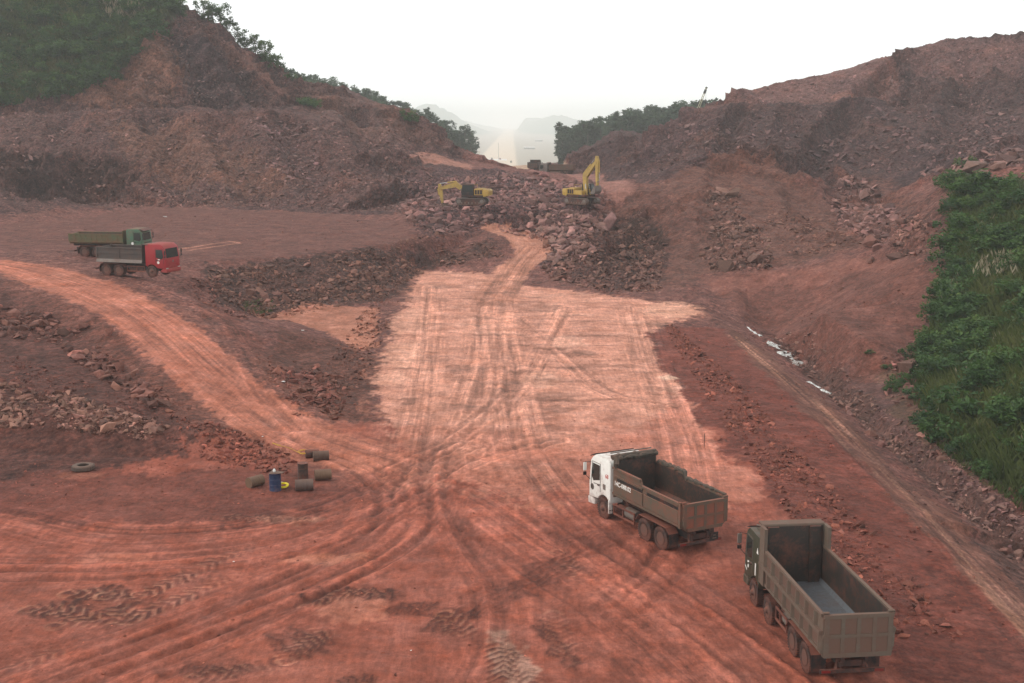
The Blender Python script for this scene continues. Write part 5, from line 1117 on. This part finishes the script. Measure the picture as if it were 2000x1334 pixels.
# dark green truck with the long grey-green box
gr = truck_root(11.62, 41.2, 1.675, 'eight-wheel dump truck with dark green cab and empty ribbed grey-green box', z=0.02)
for x, d in ((0, True), (1.36, True), (4.28, False), (6.15, False)):
    for sd_ in (1, -1): wheel(gr, x, sd_, d)
build_chassis(gr, -1.35, 7.0, (0, 1.36, 4.28, 6.15), (1.36, 0), 2.25, 3.55)
cabg = build_cab(gr, 5.55, 7.55, 6.15, M_GREEN, dict(visor=M_BLACK, mirror=M_STEEL, seam=M_STEEL))
build_box(gr, -1.66, 5.15, 1.24, 1.30, 2.88, M_BOXG, dict(kind='ribs', n=7, cham=.16, head=3.72, canopy=.5, cheek=True, tgc=.05, inrib=[-.85, .85], tg0=1.28, tg1=2.84, steps=[(-1.66, 2.84), (5.15, 2.84)]))
for nm, P in (('door_emblem', [(5.72, 2.30), (5.92, 2.30), (5.82, 2.55)]), ('door_emblem', [(6.9, 1.56), (7.08, 1.50), (7.08, 1.58), (6.9, 1.64)]), ('door_emblem', [(6.92, 1.34), (7.0, 1.28), (7.06, 1.36), (7.0, 1.46), (6.94, 1.44)]), ('door_emblem', [(7.15, 1.12), (7.40, 1.25), (7.40, 1.30), (7.15, 1.18)]), ('door_emblem', [(5.98, 1.32), (6.08, 1.32), (6.08, 1.82), (5.98, 1.82)])):
    MB().prism(P, 1.204, 1.214).build(nm, M_TEXT, cabg)
MB().tube([(7.0, .9, 3.1), (6.4, .3, 3.16), (5.9, .1, 3.1)], .035, 7).build('roof_pipe', M_STEEL, cabg)
for y in np.linspace(-.9, .9, 6): MB().box(5.75, 6.9, y - .05, y + .05, 3.005, 3.045).build('roof_rib', M_GREEN, cabg)

# red-cab truck on the haul road bank
def road_pose(u0, v0, u1, v1):          # axle ground marks in the photograph
    a, b = hit(u0, v0), hit(u1, v1); return a, math.atan2(b[1] - a[1], b[0] - a[0])
a_, hd = road_pose(208, 538, 308, 545)
hd = -.30
rt = truck_root(a_[0] + .35, a_[1] + 1.2, hd, 'dump truck with red cab and dark steel box stopped on the haul road')
for x, d in ((0, True), (1.36, True), (5.0, False)):
    for sd_ in (1, -1): wheel(rt, x, sd_, d)
build_chassis(rt, -1.2, 5.9, (0, 1.36, 5.0), (1.36, 0), 2.3, 4.2)
cabr = build_cab(rt, 4.35, 6.55, 5.0, M_RED, dict(roof=.12, grille=M_RED, bumper=M_RED))
build_box(rt, -.95, 4.05, 1.22, 1.42, 2.72, M_BOXR, dict(kind='plain', n=3, cham=.24, head=3.1, canopy=.65, skirt=True, steps=[(-.95, 2.72), (4.05, 2.72)], tg1=2.68))
MB().lathe([(-.004, .13), (.004, .13), (.004, .001), (-.004, .001)], (5.75, -1.206, 1.42), 18).build('door_emblem', M_TEXT, cabr)
MB().box(5.72, 5.92, -1.214, -1.203, 1.66, 1.74).build('lettering', M_TEXT, cabr)
MB().lathe([(-.004, .12), (.006, .12), (.006, .001), (-.004, .001)], (6.575, 0, 1.50), 16, 'x').build('badge', M_STEEL, cabr)

# older green truck behind it
b_ = hit(160, 497); b_ = hit(150, 500)
og = truck_root(b_[0] + .9, b_[1] + 1.4, -.10, 'older dump truck with faded green cab standing behind the red-cab truck')
for x, d in ((0, True), (1.36, True), (5.0, False)):
    for sd_ in (1, -1): wheel(og, x, sd_, d)
build_chassis(og, -1.2, 5.9, (0, 1.36, 5.0), (1.36, 0), 2.3, 4.2)
cabo = build_cab(og, 4.75, 6.6, 5.0, M_OLDGREEN, dict(visor=M_BLACK))
build_box(og, -1.6, 4.35, 1.22, 1.42, 2.5, M_BOXO, dict(kind='plain', n=11, cham=.2, head=2.85, steps=[(-1.6, 2.5), (4.35, 2.5)], tg1=2.46, panelled=False))
MB().lathe([(-.004, .15), (.004, .15), (.004, .001), (-.004, .001)], (5.4, -1.206, 1.5), 16).build('door_emblem', M_TEXT, cabo)

# two haulers waiting beyond the rubble hump
def hauler(x, y, heading, cabm, boxm, label, z=None):
    t = truck_root(x, y, heading, label, 'trucks beyond the rubble hump', z=z)
    for xx, d in ((0, True), (1.36, True), (5.0, False)):
        for sd_ in (1, -1): wheel(t, xx, sd_, d)
    build_chassis(t, -1.2, 5.9, (0, 1.36, 5.0), (1.36, 0), 2.3, 4.2)
    build_cab(t, 4.5, 6.5, 5.0, cabm, dict(visor=M_BLACK))
    build_box(t, -1.5, 4.2, 1.22, 1.4, 2.75, boxm, dict(kind='plain', n=4, cham=.2, head=3.2, canopy=.6, steps=[(-1.5, 2.75), (4.2, 2.75)], tg1=2.7)); return t
hauler(5.0, 289, 1.45, M_OLDGREEN, M_BOXR, 'dump truck seen from behind its dark box beyond the rubble hump')
hauler(12.8, 285, 2.9, M_STEEL, M_BOXW, 'dump truck with pale cab standing side on beyond the rubble hump')
# small ones far down the carriageway
for (x, y, hd_, cm, bmx, lab) in [(-33, 2020, -1.5, M_GREEN, M_BOXR, 'tiny dark truck far down the pale carriageway near the tall mast'), (-19, 2000, -1.6, M_RED, M_BOXR, 'tiny dark truck at the foot of the tall mast on the carriageway'), (-1.5, 1860, -1.55, M_OLDGREEN, M_BOXO, 'tiny dusty truck coming up the middle of the pale carriageway')]:
    t = hauler(x, y, hd_, cm, bmx, lab); t['group'] = 'trucks far down the carriageway'

# ---------------------------------------------------------------- excavators
def excavator(x, y, heading, swing, ba, sa, bka, label, zoff=0.0, stick=2.75, bl=(2.5, 3.3)):
    """swing: house against tracks; ba boom pitch, sa stick angle, bka bucket angle (radians, in the boom plane)"""
    root = link('excavator', None, None, (x, y, float(hz(x, y)) + zoff), (0, 0, heading)); root.scale = (.93, .93, .95); tag(root, label, 'excavator', 'excavators on the rubble')
    for sd_ in (-1, 1):
        P = []; L_, r = 1.85, .46
        for k in range(10): a = math.pi / 2 + math.pi * k / 9; P.append((-L_ + r * math.cos(a), r + .02 + r * math.sin(a)))
        for k in range(10): a = -math.pi / 2 + math.pi * k / 9; P.append((L_ + r * math.cos(a), r + .02 + r * math.sin(a)))
        tr_ = MB().prism(P, sd_ * 1.3 - .3, sd_ * 1.3 + .3).build('track', M_CHASSIS, root)
        n = 44; tot = 4 * L_ + 2 * math.pi * r; sh = MB()
        for k in range(n):
            s = tot * k / n
            if s < 2 * L_: p, a = (-L_ + s, 2 * r + .02), 0
            elif s < 2 * L_ + math.pi * r: a = (s - 2 * L_) / r; p = (L_ + r * math.sin(a), r + .02 + r * math.cos(a)); a = -a
            elif s < 4 * L_ + math.pi * r: p, a = (L_ - (s - 2 * L_ - math.pi * r), .02), 0
            else: a = (s - 4 * L_ - math.pi * r) / r; p = (-L_ - r * math.sin(a), r + .02 - r * math.cos(a)); a = -a
            ca, sa_ = math.cos(a), math.sin(a); Q = []
            for z in (-.035, .045):
                for (dx, dy) in ((-.09, -.33), (.09, -.33), (.09, .33), (-.09, .33)): Q.append((p[0] + dx * ca - z * sa_, sd_ * 1.3 + dy, p[1] + dx * sa_ + z * ca))
            sh.hexa(Q)
        sh.build('track_shoes', M_STEEL, tr_)
        for xx in np.linspace(-1.4, 1.4, 6): MB().lathe([(-.32, .13), (.32, .13)], (xx, sd_ * 1.3, .26), 12).build('roller', M_STEEL, tr_)
        for xx in (-L_, L_): MB().lathe([(-.325, .34), (.325, .34)], (xx, sd_ * 1.3, r + .02), 16).build('sprocket', M_STEEL, tr_)
    MB().box(-1.1, 1.1, -1.05, 1.05, .45, .95).build('undercarriage', M_CHASSIS, root)
    MB().lathe([(.9, .75), (1.15, .75)], n=24, axis='z').build('slew_ring', M_CHASSIS, root)
    hs_ = link('house', None, root, (0, 0, 0), (0, 0, swing))
    MB().prism([(-2.2, 1.15), (1.5, 1.15), (1.5, 1.4), (.2, 1.5), (.2, 1.45), (-2.2, 1.45)], -1.4, 1.4).build('deck', M_CHASSIS, hs_)
    MB().prism([(-2.9, 1.35), (-2.0, 1.2), (-2.0, 2.35), (-2.75, 2.35), (-2.95, 2.1)], -1.42, 1.42).bevel(.08, 2).build('counterweight', M_YEL, hs_, True)
    MB().box(-1.99, -.55, -1.38, 1.38, 1.46, 2.4).bevel(.05, 1).build('engine_cover', M_YEL, hs_)
    MB().box(-1.9, -.7, -.9, 1.1, 2.38, 2.5).bevel(.04, 1).build('engine_hood', M_YEL, hs_)
    for k in range(3): 
        for sd_ in (-1, 1): MB().box(-1.85 + .42 * k, -1.52 + .42 * k, min(sd_ * 1.37, sd_ * 1.40), max(sd_ * 1.37, sd_ * 1.40), 1.6, 2.25).build('vent', M_BLACK, hs_)
    MB().lathe([(2.49, .07), (3.0, .07)], (-1.2, -.6, 0), 10, 'z').build('exhaust', M_BLACK, hs_)
    MB().box(-.54, 1.05, -1.36, -.45, 1.46, 2.1).bevel(.04, 1).build('tool_box', M_YEL, hs_)
    cb = MB().prism([(-.45, 1.46), (1.45, 1.46), (1.55, 1.9), (1.3, 3.05), (1.15, 3.12), (-.35, 3.12), (-.45, 3.0)], .42, 1.38).bevel(.05, 1).build('cab', M_BLACK, hs_)
    MB().prism([(1.49, 1.75), (1.565, 1.92), (1.345, 2.98), (1.28, 2.98)], .50, 1.30).build('windscreen', M_GLASS, cb)
    MB().prism([(-.3, 1.95), (1.35, 1.95), (1.15, 2.98), (-.3, 2.98)], 1.375, 1.39).build('side_window', M_GLASS, cb)
    MB().prism([(-.3, 1.95), (1.35, 1.95), (1.15, 2.98), (-.3, 2.98)], .41, .425).build('side_window', M_GLASS, cb)
    MB().box(-.40, 1.25, .44, 1.36, 3.115, 3.15).build('cab_roof', M_STEEL, cb)
    hr = MB()
    for p, q in (((-.5, -1.3, 2.1), (-.5, -1.3, 3.0)), ((.9, -1.3, 2.1), (.9, -1.3, 3.0)), ((-.5, -1.3, 3.0), (.9, -1.3, 3.0))): hr.tube([p, q], .022, 6)
    hr.build('handrail', M_YEL, hs_)
    # boom, stick and bucket in the plane of the house
    def pt(o, L_, a): return (o[0] + L_ * math.cos(a), o[1] + L_ * math.sin(a))
    f0 = (.75, 1.75); k1 = pt(f0, bl[0], ba + .42); t1 = pt(k1, bl[1], ba - .40)
    def beam(name, P, widths, w, mat):
        b = MB(); up, dn = [], []
        for i, p in enumerate(P):
            a, c = P[max(i - 1, 0)], P[min(i + 1, len(P) - 1)]; d = math.atan2(c[1] - a[1], c[0] - a[0]); n_ = (-math.sin(d), math.cos(d)); h = widths[i] / 2
            up.append((p[0] + n_[0] * h, p[1] + n_[1] * h)); dn.append((p[0] - n_[0] * h, p[1] - n_[1] * h))
        for i in range(len(P) - 1):
            b.prism([dn[i], dn[i + 1], up[i + 1], up[i]], -w / 2, w / 2)
        bmesh.ops.remove_doubles(b.bm, verts=b.bm.verts, dist=.002)
        return b.build(name, mat, hs_)
    mids = [((f0[0] * (1 - t) + k1[0] * t), (f0[1] * (1 - t) + k1[1] * t)) for t in (0, .5)] + [k1] + [((k1[0] * (1 - t) + t1[0] * t), (k1[1] * (1 - t) + t1[1] * t)) for t in (.5, 1)]
    boom = beam('boom', mids, [.45, .68, .85, .62, .36], .52, M_YELB)
    ts = pt(t1, stick, sa); tb2 = pt(t1, -.75, sa)
    beam('stick', [tb2, t1, pt(t1, 1.2, sa), ts], [.3, .72, .5, .3], .40, M_YELB)
    def ram(p, q, w, y=0.0):
        m_ = ((p[0] * .45 + q[0] * .55), (p[1] * .45 + q[1] * .55)); o = MB().tube([(p[0], y, p[1]), (m_[0], y, m_[1])], w, 10).build('hydraulic_ram', M_YELB, hs_)
        MB().tube([(m_[0], y, m_[1]), (q[0], y, q[1])], w * .55, 8).build('piston_rod', M_CHROME, o)
    for y in (-.42, .42): ram((1.35, 1.35), ((f0[0] + k1[0]) / 2 + .25, (f0[1] + k1[1]) / 2 + .1), .11, y)
    nrm = (-math.sin(ba - .4), math.cos(ba - .4)); ram((k1[0] + nrm[0] * .5 - .2 * math.cos(ba), k1[1] + nrm[1] * .5), tb2, .11)
    n2 = (-math.sin(sa), math.cos(sa)); s_ = 1
    e_ = pt(t1, stick - .55, sa); ram((t1[0] + n2[0] * .42, t1[1] + n2[1] * .42), (e_[0] + n2[0] * .38, e_[1] + n2[1] * .38), .09)
    MB().tube([(e_[0], -.16, e_[1]), (e_[0] + n2[0] * .40, -.16, e_[1] + n2[1] * .40)], .07, 8).build('bucket_link', M_STEEL, hs_)
    # bucket: open shell with teeth
    bk_ = MB(); Pk = [(0, 0), (.15, .32), (.55, .62), (1.05, .62), (1.4, .30), (1.5, -.10)]
    def br(p): c, s2 = math.cos(bka), math.sin(bka); return (ts[0] + p[0] * c - p[1] * s2, ts[1] + p[0] * s2 + p[1] * c)
    out = [br(p) for p in Pk]; inn = [br((p[0] * .9 + .06, p[1] * .88 - .02)) for p in Pk]
    bk_.prism(out + inn[::-1], -.75, .75)
    for y in (-.75, .70): bk_.prism(out, y, y + .05)
    bko = bk_.build('bucket', M_STEEL, hs_)
    a_2 = br((1.5, -.10)); c_ = br((1.52, -.36))
    for y in np.linspace(-.66, .66, 5): MB().bar((a_2[0], y, a_2[1]), (c_[0], y, c_[1]), .10, .07).build('tooth', M_STEEL, bko)
    return root
pe = hit(920, 404); excavator(pe[0] + .2, pe[1] + 1.5, math.radians(168), 0, .16, -1.72, -2.7, 'yellow excavator with its bucket lowered to the rubble', .1, 2.3, (2.3, 2.7))
pe = hit(1138, 414); excavator(pe[0], pe[1] + 1.5, math.radians(-46), math.radians(3), 1.2, -1.54, -2.1, 'yellow excavator with boom raised high against the spoil mound', .1, 3.7)
# ---------------------------------------------------------------- drums, tyre, hoses and litter on the yard
M_DRUMB = paint('blue_drum', (.014, .028, .075), .02, .45, .1, DUST, lowk=.15)
M_DRUMR = paint('rusty_drum', (.07, .038, .025), .3, .75, .1, DUST2, lowk=.1)
M_DRUMG = paint('grey_brown_drum', (.10, .065, .055), .25, .65, .1, DUST2, lowk=.1)
M_DRUMT = paint('tan_drum', (.14, .08, .045), .3, .7, .1, DUST2, lowk=.1)
M_DRUMK = paint('dark_drum', (.035, .022, .018), .25, .7, .1, DUST, lowk=.1)
M_LID = paint('grey_lid', (.22, .27, .30), .05, .5, .1, DUST2, lowk=0)
M_HOSE = paint('yellow_hose', (.52, .30, .02), .08, .5, .1, DUST, lowk=0); M_HOSE2 = paint('bright_yellow_hose', (.75, .62, .01), -.2, .4, .1, DUST, lowk=0)
M_RAG = paint('white_plastic', (.7, .7, .68), -.15, .6, .1, DUST2, lowk=0)
def drum(u, v, mat, standing, heading, label, lid=None, s=1.0, roll=0.0):
    p = hit(u, v); root = link('drum', None, None, (p[0], p[1], float(hz(p[0], p[1])) - .02)); root.scale = (s, s, s); tag(root, label, 'drum', 'drums on the yard')
    prof = [(0, .272), (.0, .29), (.03, .295), (.05, .285), (.28, .285), (.295, .297), (.32, .297), (.335, .285), (.55, .285), (.565, .297), (.59, .297), (.605, .285), (.85, .285), (.87, .295), (.89, .295), (.89, .272)]
    b = MB().lathe(prof, n=26, axis='z'); l_ = MB().lathe([(.868, .272), (.872, .272), (.872, .001)], n=26, axis='z'); bt = MB().lathe([(.018, .272), (.014, .272), (.014, .001)], n=26, axis='z')
    l_.lathe([(.86, .03), (.895, .03)], (.18, 0, 0), 10, 'z')
    body = b.build('drum_body', mat, root, True); lo = l_.build('lid', lid or mat, root); bo = bt.build('drum_base', mat, root)
    if not standing:
        for o in (body, lo, bo): o.location = (0, 0, .285); o.rotation_euler = (0, math.pi / 2, 0)
        root.rotation_euler = (0, 0, heading)
    return root
drum(538, 957, M_DRUMB, True, 0, 'dark blue drum standing upright with a sheet laid over its top', M_DRUMK, 1.08)
drum(592, 934, M_DRUMK, True, 0, 'upright dark drum with a pale blue-grey lid', M_LID)
drum(486, 953, M_DRUMT, False, .9, 'tan drum lying on its side left of the blue drum', M_DRUMK)
drum(577, 958, M_DRUMG, False, .22, 'grey-brown drum lying in front of the lidded drum', M_DRUMK, 1.05)
drum(615, 937, M_DRUMT, False, .25, 'tan drum lying beside the lidded drum', M_DRUMK)
drum(612, 900, M_DRUMR, False, .25, 'rusty brown drum lying at the edge of the haul road')
drum(597, 894, M_DRUMK, False, .3, 'small dark drum lying against the rusty drum with hose coiled on it', M_DRUMT, .85)
p = hit(541, 957); zc = float(hz(p[0], p[1])) + .96
sh = MB(); r = random.Random(3)
sh.hexa([(-.34, -.3, 0), (.36, -.24, .02), (.42, .2, -.02), (-.28, .3, .03), (-.34, -.3, .025), (.36, -.24, .045), (.42, .2, .0), (-.28, .3, .055)])
o = sh.build('board', M_STEEL); o.location = (p[0] - .02, p[1], zc - .01); tag(o, 'weathered sheet lying on top of the blue drum', 'board')
o = MB().lathe([(0, .07), (.1, .08), (.12, .05), (.16, .04), (.16, .001)], n=10, axis='z').build('bottle', M_RAG); o.location = (p[0] - .12, p[1] + .05, zc + .03); tag(o, 'small white bottle standing on the sheet over the blue drum', 'bottle')
def coil(u, v, n, rad, mat, label, tail=None, wr=.022, lift=.05):
    p = hit(u, v); P = []; r = random.Random(int(u))
    for i in range(n * 14):
        a = 2 * math.pi * i / 14; rr = rad * (1 + .12 * math.sin(i * .7) + r.uniform(-.04, .04)); P.append((p[0] + rr * math.cos(a) * 1.1, p[1] + rr * math.sin(a) * .9, float(hz(p[0], p[1])) + lift + .03 * (i / 14) + .05 * math.sin(a * 1.0)))
    if tail: 
        for (uu, vv_) in tail: q = hit(uu, vv_); P.append((q[0], q[1], q[2] + .04))
    o = MB().tube([tuple(x) for x in smooth_line(np.array(P), 2)], wr, 6).build('hose', mat, None, True); return tag(o, label, 'hose')
coil(594, 893, 2, .28, M_HOSE, 'yellow hose looped on the dark drum and trailing up the bank', [(586, 886), (570, 878), (555, 873), (545, 872), (535, 868), (532, 866), (548, 871)], .018, .3)
coil(553, 951, 3, .24, M_HOSE2, 'bright yellow hose coiled on the ground beside the blue drum', None, .03)
def rag(u, v, s, label):
    p = hit(u, v); r = np.random.default_rng(int(u + v)); vv_, f = hull_rock(9, int(u * 7 + v), .2); o = link('plastic_scrap', np_mesh('plastic_scrap', vv_ * s, f), None, (p[0], p[1], float(hz(p[0], p[1])) + .06), (0, 0, r.uniform(0, 6))); o.data.materials.append(M_RAG); return tag(o, label, 'litter', 'white litter')
rag(551, 943, .3, 'white plastic rag on the ground beside the blue drum'); rag(512, 854, .2, 'white plastic scrap on the bank above the drums')
for (u, v, s_, lab) in [(591, 646, .3, 'white plastic scrap on the low ridge beside the pale hollow'), (553, 747, .34, 'pale plastic scrap on the stone heap beside the haul road'), (323, 424, .6, 'white scrap lying on the brown plateau behind the red-cab truck'), (456, 1099, .12, 'white scrap on the open red yard'), (803, 1273, .09, 'tiny white scrap near the churned patch of the yard')]: rag(u, v, s_, lab)
# the old tyre on the yard
p = hit(163, 918); tr_ = link('tyre', None, None, (p[0], p[1], float(hz(p[0], p[1])) + .02)); tag(tr_, 'old pale truck tyre lying flat on the red soil below the bank', 'tyre')
M_OLDT = paint('dusty_old_tyre', (.09, .075, .065), .4, .9, .1, DUST2, lowk=0)
tt = MB().lathe([(.02, .33), (.0, .42), (.02, .54), (.09, .60), (.22, .60), (.29, .54), (.31, .42), (.29, .33), (.24, .31), (.22, .40), (.09, .40), (.07, .31), (.02, .33)], n=40, axis='z').build('casing', M_OLDT, tr_, True)
lg = MB()
for k in range(26):
    a = 2 * math.pi * k / 26; ca, sa_ = math.cos(a), math.sin(a)
    lg.hexa([(r_ * ca - t_ * sa_, r_ * sa_ + t_ * ca, z) for z in (.06, .25) for (r_, t_) in ((.585, -.045), (.625, -.045), (.625, .045), (.585, .045))])
lg.build('tread', M_OLDT, tr_)
# marker stakes on the shoulder
for (u, v, h) in [(1375, 875, .9)]:
    p = hit(u, v); o = MB().tube([(0, 0, -.2), (.02, .01, h)], [.025, .02], 6).build('stake', M_BLACK); o.location = (p[0], p[1], float(hz(p[0], p[1]))); tag(o, 'thin survey stake at the edge of the pale pad', 'stake')

# ---------------------------------------------------------------- water running in the ditch
wm = NT('ditch_water'); tcw = wm.n('NewGeometry').outputs['Position']; wnz = wm.noise(tcw, 2.2, 4, .6); foam = wm.noise(tcw, 5, 5, .7)
wm.l(wm.mix(wm.rng(foam, .42, .6, 0, 1), (.30, .28, .25), (.72, .72, .70)), wm.b.inputs['Base Color']); wm.b.inputs['Roughness'].default_value = .08; wm.b.inputs['Specular IOR Level'].default_value = .6
wm.l(wm.bump(wnz, .5, .06), wm.b.inputs['Normal'])
def stream(pts_, widths, name, label):
    L = smooth_line(np.array([hit(u, v)[:2] for u, v in pts_]), 5); W_ = np.interp(np.linspace(0, 1, len(L)), np.linspace(0, 1, len(widths)), widths); co = []
    for i, q in enumerate(L):
        d = L[min(i + 1, len(L) - 1)] - L[max(i - 1, 0)]; d /= np.linalg.norm(d) + 1e-9; n_ = np.array([-d[1], d[0]]); w_ = W_[i] * (.8 + .45 * math.sin(i * 2.3) + .35 * math.sin(i * 5.1))
        zz_ = min(float(hz(*(q + n_ * k))) for k in (-w_ / 3, 0, w_ / 3)) + .16
        for k in (-1, -.4, .4, 1): co.append((*(q + n_ * w_ * k * .5), zz_ - (.3 if abs(k) == 1 else 0)))
    f = [(4 * i + k, 4 * i + k + 1, 4 * i + k + 5, 4 * i + k + 4) for i in range(len(L) - 1) for k in range(3)]
    me = np_mesh(name, np.array(co), np.array(f)); me.polygons.foreach_set('use_smooth', np.ones(len(f), bool)); me.materials.append(wm.m); o = link(name, me); o['kind'] = 'structure'; o['label'] = label
stream([(1500, 668), (1512, 678), (1524, 688), (1536, 696), (1548, 706), (1556, 716)], [1.0, 2.2, 2.8, 3.0, 2.2, 1.0], 'water', 'white water running in the roadside ditch')
stream([(1578, 746), (1590, 753), (1604, 761), (1622, 770)], [1.5, 2.0, 1.8, 2.0], 'water', 'white water running in the lower ditch')
stream([(1460, 640), (1474, 650), (1486, 658)], [.5, .9, .6], 'water', 'thin water in the ditch head')

# ---------------------------------------------------------------- crane behind the right crest
yb = 288.0; xb = (1339 - 1000) / F * yb; zb_ = float(hz(xb, yb))
cr = link('crane', None, None, (xb, yb, zb_)); tag(cr, 'pale lattice boom crane working behind the crest of the right cliff', 'crane')
for sd_ in (-1, 1): MB().prism([(-1.8, .1), (1.8, .1), (2.1, .45), (1.8, .8), (-1.8, .8), (-2.1, .45)], sd_ * 1.2 - .3, sd_ * 1.2 + .3).build('track', M_CHASSIS, cr)
MB().box(-2.2, 1.4, -1.2, 1.2, .85, 2.3).bevel(.05, 1).build('body', M_YEL, cr); MB().box(.2, 1.5, .3, 1.2, 2.28, 3.2).build('cab', M_GLASS, cr)
M_PALE = paint('pale_yellow_steel', (.5, .47, .34), .05, .6, .1, DUST2, lowk=0); M_DK = paint('dark_grey_steel', (.07, .075, .07), .0, .6, .1, DUST2, lowk=0)
tipx, tipz = (1372 - 1339) / F * yb, H + (239 - 174) / F * yb - zb_
bl_ = MB(); bA, bB = Vector((1.0, 0, 1.6)), Vector((tipx, 0, tipz)); dd = (bB - bA).normalized(); nn = Vector((-dd.z, 0, dd.x))
for sx in (-.28, .28):
    for sy in (-.3, .3): bl_.tube([bA + nn * sx + Vector((0, sy, 0)), bB + nn * sx * .5 + Vector((0, sy * .5, 0))], .05, 6)
for k in range(14):
    t0_, t1_ = k / 14, (k + 1) / 14; s0 = 1 if k % 2 else -1
    for sy in (-.3, .3): bl_.tube([bA.lerp(bB, t0_) + nn * .28 * s0 * (1 - t0_ * .5) + Vector((0, sy * (1 - .5 * t0_), 0)), bA.lerp(bB, t1_) - nn * .28 * s0 * (1 - t1_ * .5) + Vector((0, sy * (1 - .5 * t1_), 0))], .03, 5)
bm_o = bl_.build('boom', M_PALE, cr)
hd_ = MB(); c0 = bA.lerp(bB, .84); c1 = bA.lerp(bB, .95); hd_.bar(c0, c1, .5, .5); hd_.lathe([(-.15, .26), (.15, .26)], tuple(bB), 14); hd_.build('boom_head', M_DK, cr)
for t_ in (.55, .6): q = bA.lerp(bB, t_); MB().bar(q - dd * .9 + nn * (.5 if t_ < .58 else -.5), q + dd * .5 + nn * (.5 if t_ < .58 else -.5), .2, .22).build('winch_rod', M_DK, cr)
hk = Vector((bB.x - .1, 0, bB.z - 3.1)); MB().tube([tuple(bB), tuple(hk)], .025, 5).build('hoist_rope', M_DK, cr)
MB().lathe([(-.5, .05), (-.3, .22), (.25, .26), (.5, .14)], tuple(hk), 10, 'z').build('hook_block', M_DK, cr)

# ---------------------------------------------------------------- masts and sheds in the valley
def mast(x, y, h, mat, label, arm=True):
    e = link('mast', None, None, (x, y, float(hz(x, y)))); tag(e, label, 'mast', 'masts beside the carriageway')
    MB().tube([(0, 0, -.3), (0, 0, h)], [.3, .18], 8).build('pole', mat, e); MB().lathe([(0, .55), (.35, .55), (.4, .3)], n=10, axis='z').build('footing', M_STEEL, e)
    if arm: MB().bar((-1.2, 0, h - .7), (1.2, 0, h - .7), .16, .16).build('cross_arm', mat, e)
mast(-21.5, 1980, 27, M_DK, 'tall dark mast standing in the middle of the far carriageway'); mast(-22.5, 850, 15, M_PALE, 'tall pale mast at the left edge of the far carriageway')
def shed(x, y, L_, w_, h, label):
    e = link('shed', None, None, (x, y, float(hz(x, y)) - .2), (0, 0, .1)); tag(e, label, 'shed', 'sheds in the valley')
    MB().box(-L_ / 2, L_ / 2, -w_ / 2, w_ / 2, 0, h).build('wall', M_STEEL, e)
    MB().prism([(-w_ / 2 - .5, h + .002), (w_ / 2 + .5, h + .002), (0, h + 1.6)], -L_ / 2 - .4, L_ / 2 + .4, 'x').build('roof', M_RAG, e)
    for k in range(4): MB().box(-L_ / 2 + L_ * (k + .5) / 4 - .8, -L_ / 2 + L_ * (k + .5) / 4 + .8, -w_ / 2 - .05, -w_ / 2 + .02, .9, 2.2).build('window', M_GLASS, e)
    MB().box(-.7, .7, -w_ / 2 - .06, -w_ / 2 + .02, .2, 2.1).build('door', M_BLACK, e)
shed(39, 2800, 24, 12, 4.2, 'long low shed with a white roof on the valley floor'); shed(84, 3900, 22, 14, 6, 'small white shed farther off on the valley floor')
# pale bridge deck across the carriageway
dk = MB(); dk.box(-46, -8, 1970, 2032, 0, .8); o = dk.build('bridge_deck', M_RAG); o.location = (0, 0, float(hz(-24, 2000)) - .3); o['kind'] = 'structure'
# ---------------------------------------------------------------- the hazy air
bm = bmesh.new(); bmesh.ops.create_cube(bm, size=1.0)
for v in bm.verts: v.co = ((-6600 if v.co.x < 0 else 6600), (-40 if v.co.y < 0 else 13000), (-62 if v.co.z < 0 else 120))
hme = bpy.data.meshes.new('haze'); bm.to_mesh(hme); bm.free()
haze = bpy.data.objects.new('haze', hme); COL.objects.link(haze); haze['kind'] = 'stuff'; haze['label'] = 'pale dusty haze filling the valley air'
hm = bpy.data.materials.new('haze'); hm.use_nodes = True; ht = hm.node_tree; ht.nodes.clear()
ho = ht.nodes.new('ShaderNodeOutputMaterial'); pv = ht.nodes.new('ShaderNodeVolumePrincipled'); ht.links.new(pv.outputs[0], ho.inputs['Volume'])
pv.inputs['Color'].default_value = (.985, .995, .995, 1); pv.inputs['Density'].default_value = 0.00026; pv.inputs['Anisotropy'].default_value = 0.0
hme.materials.append(hm)
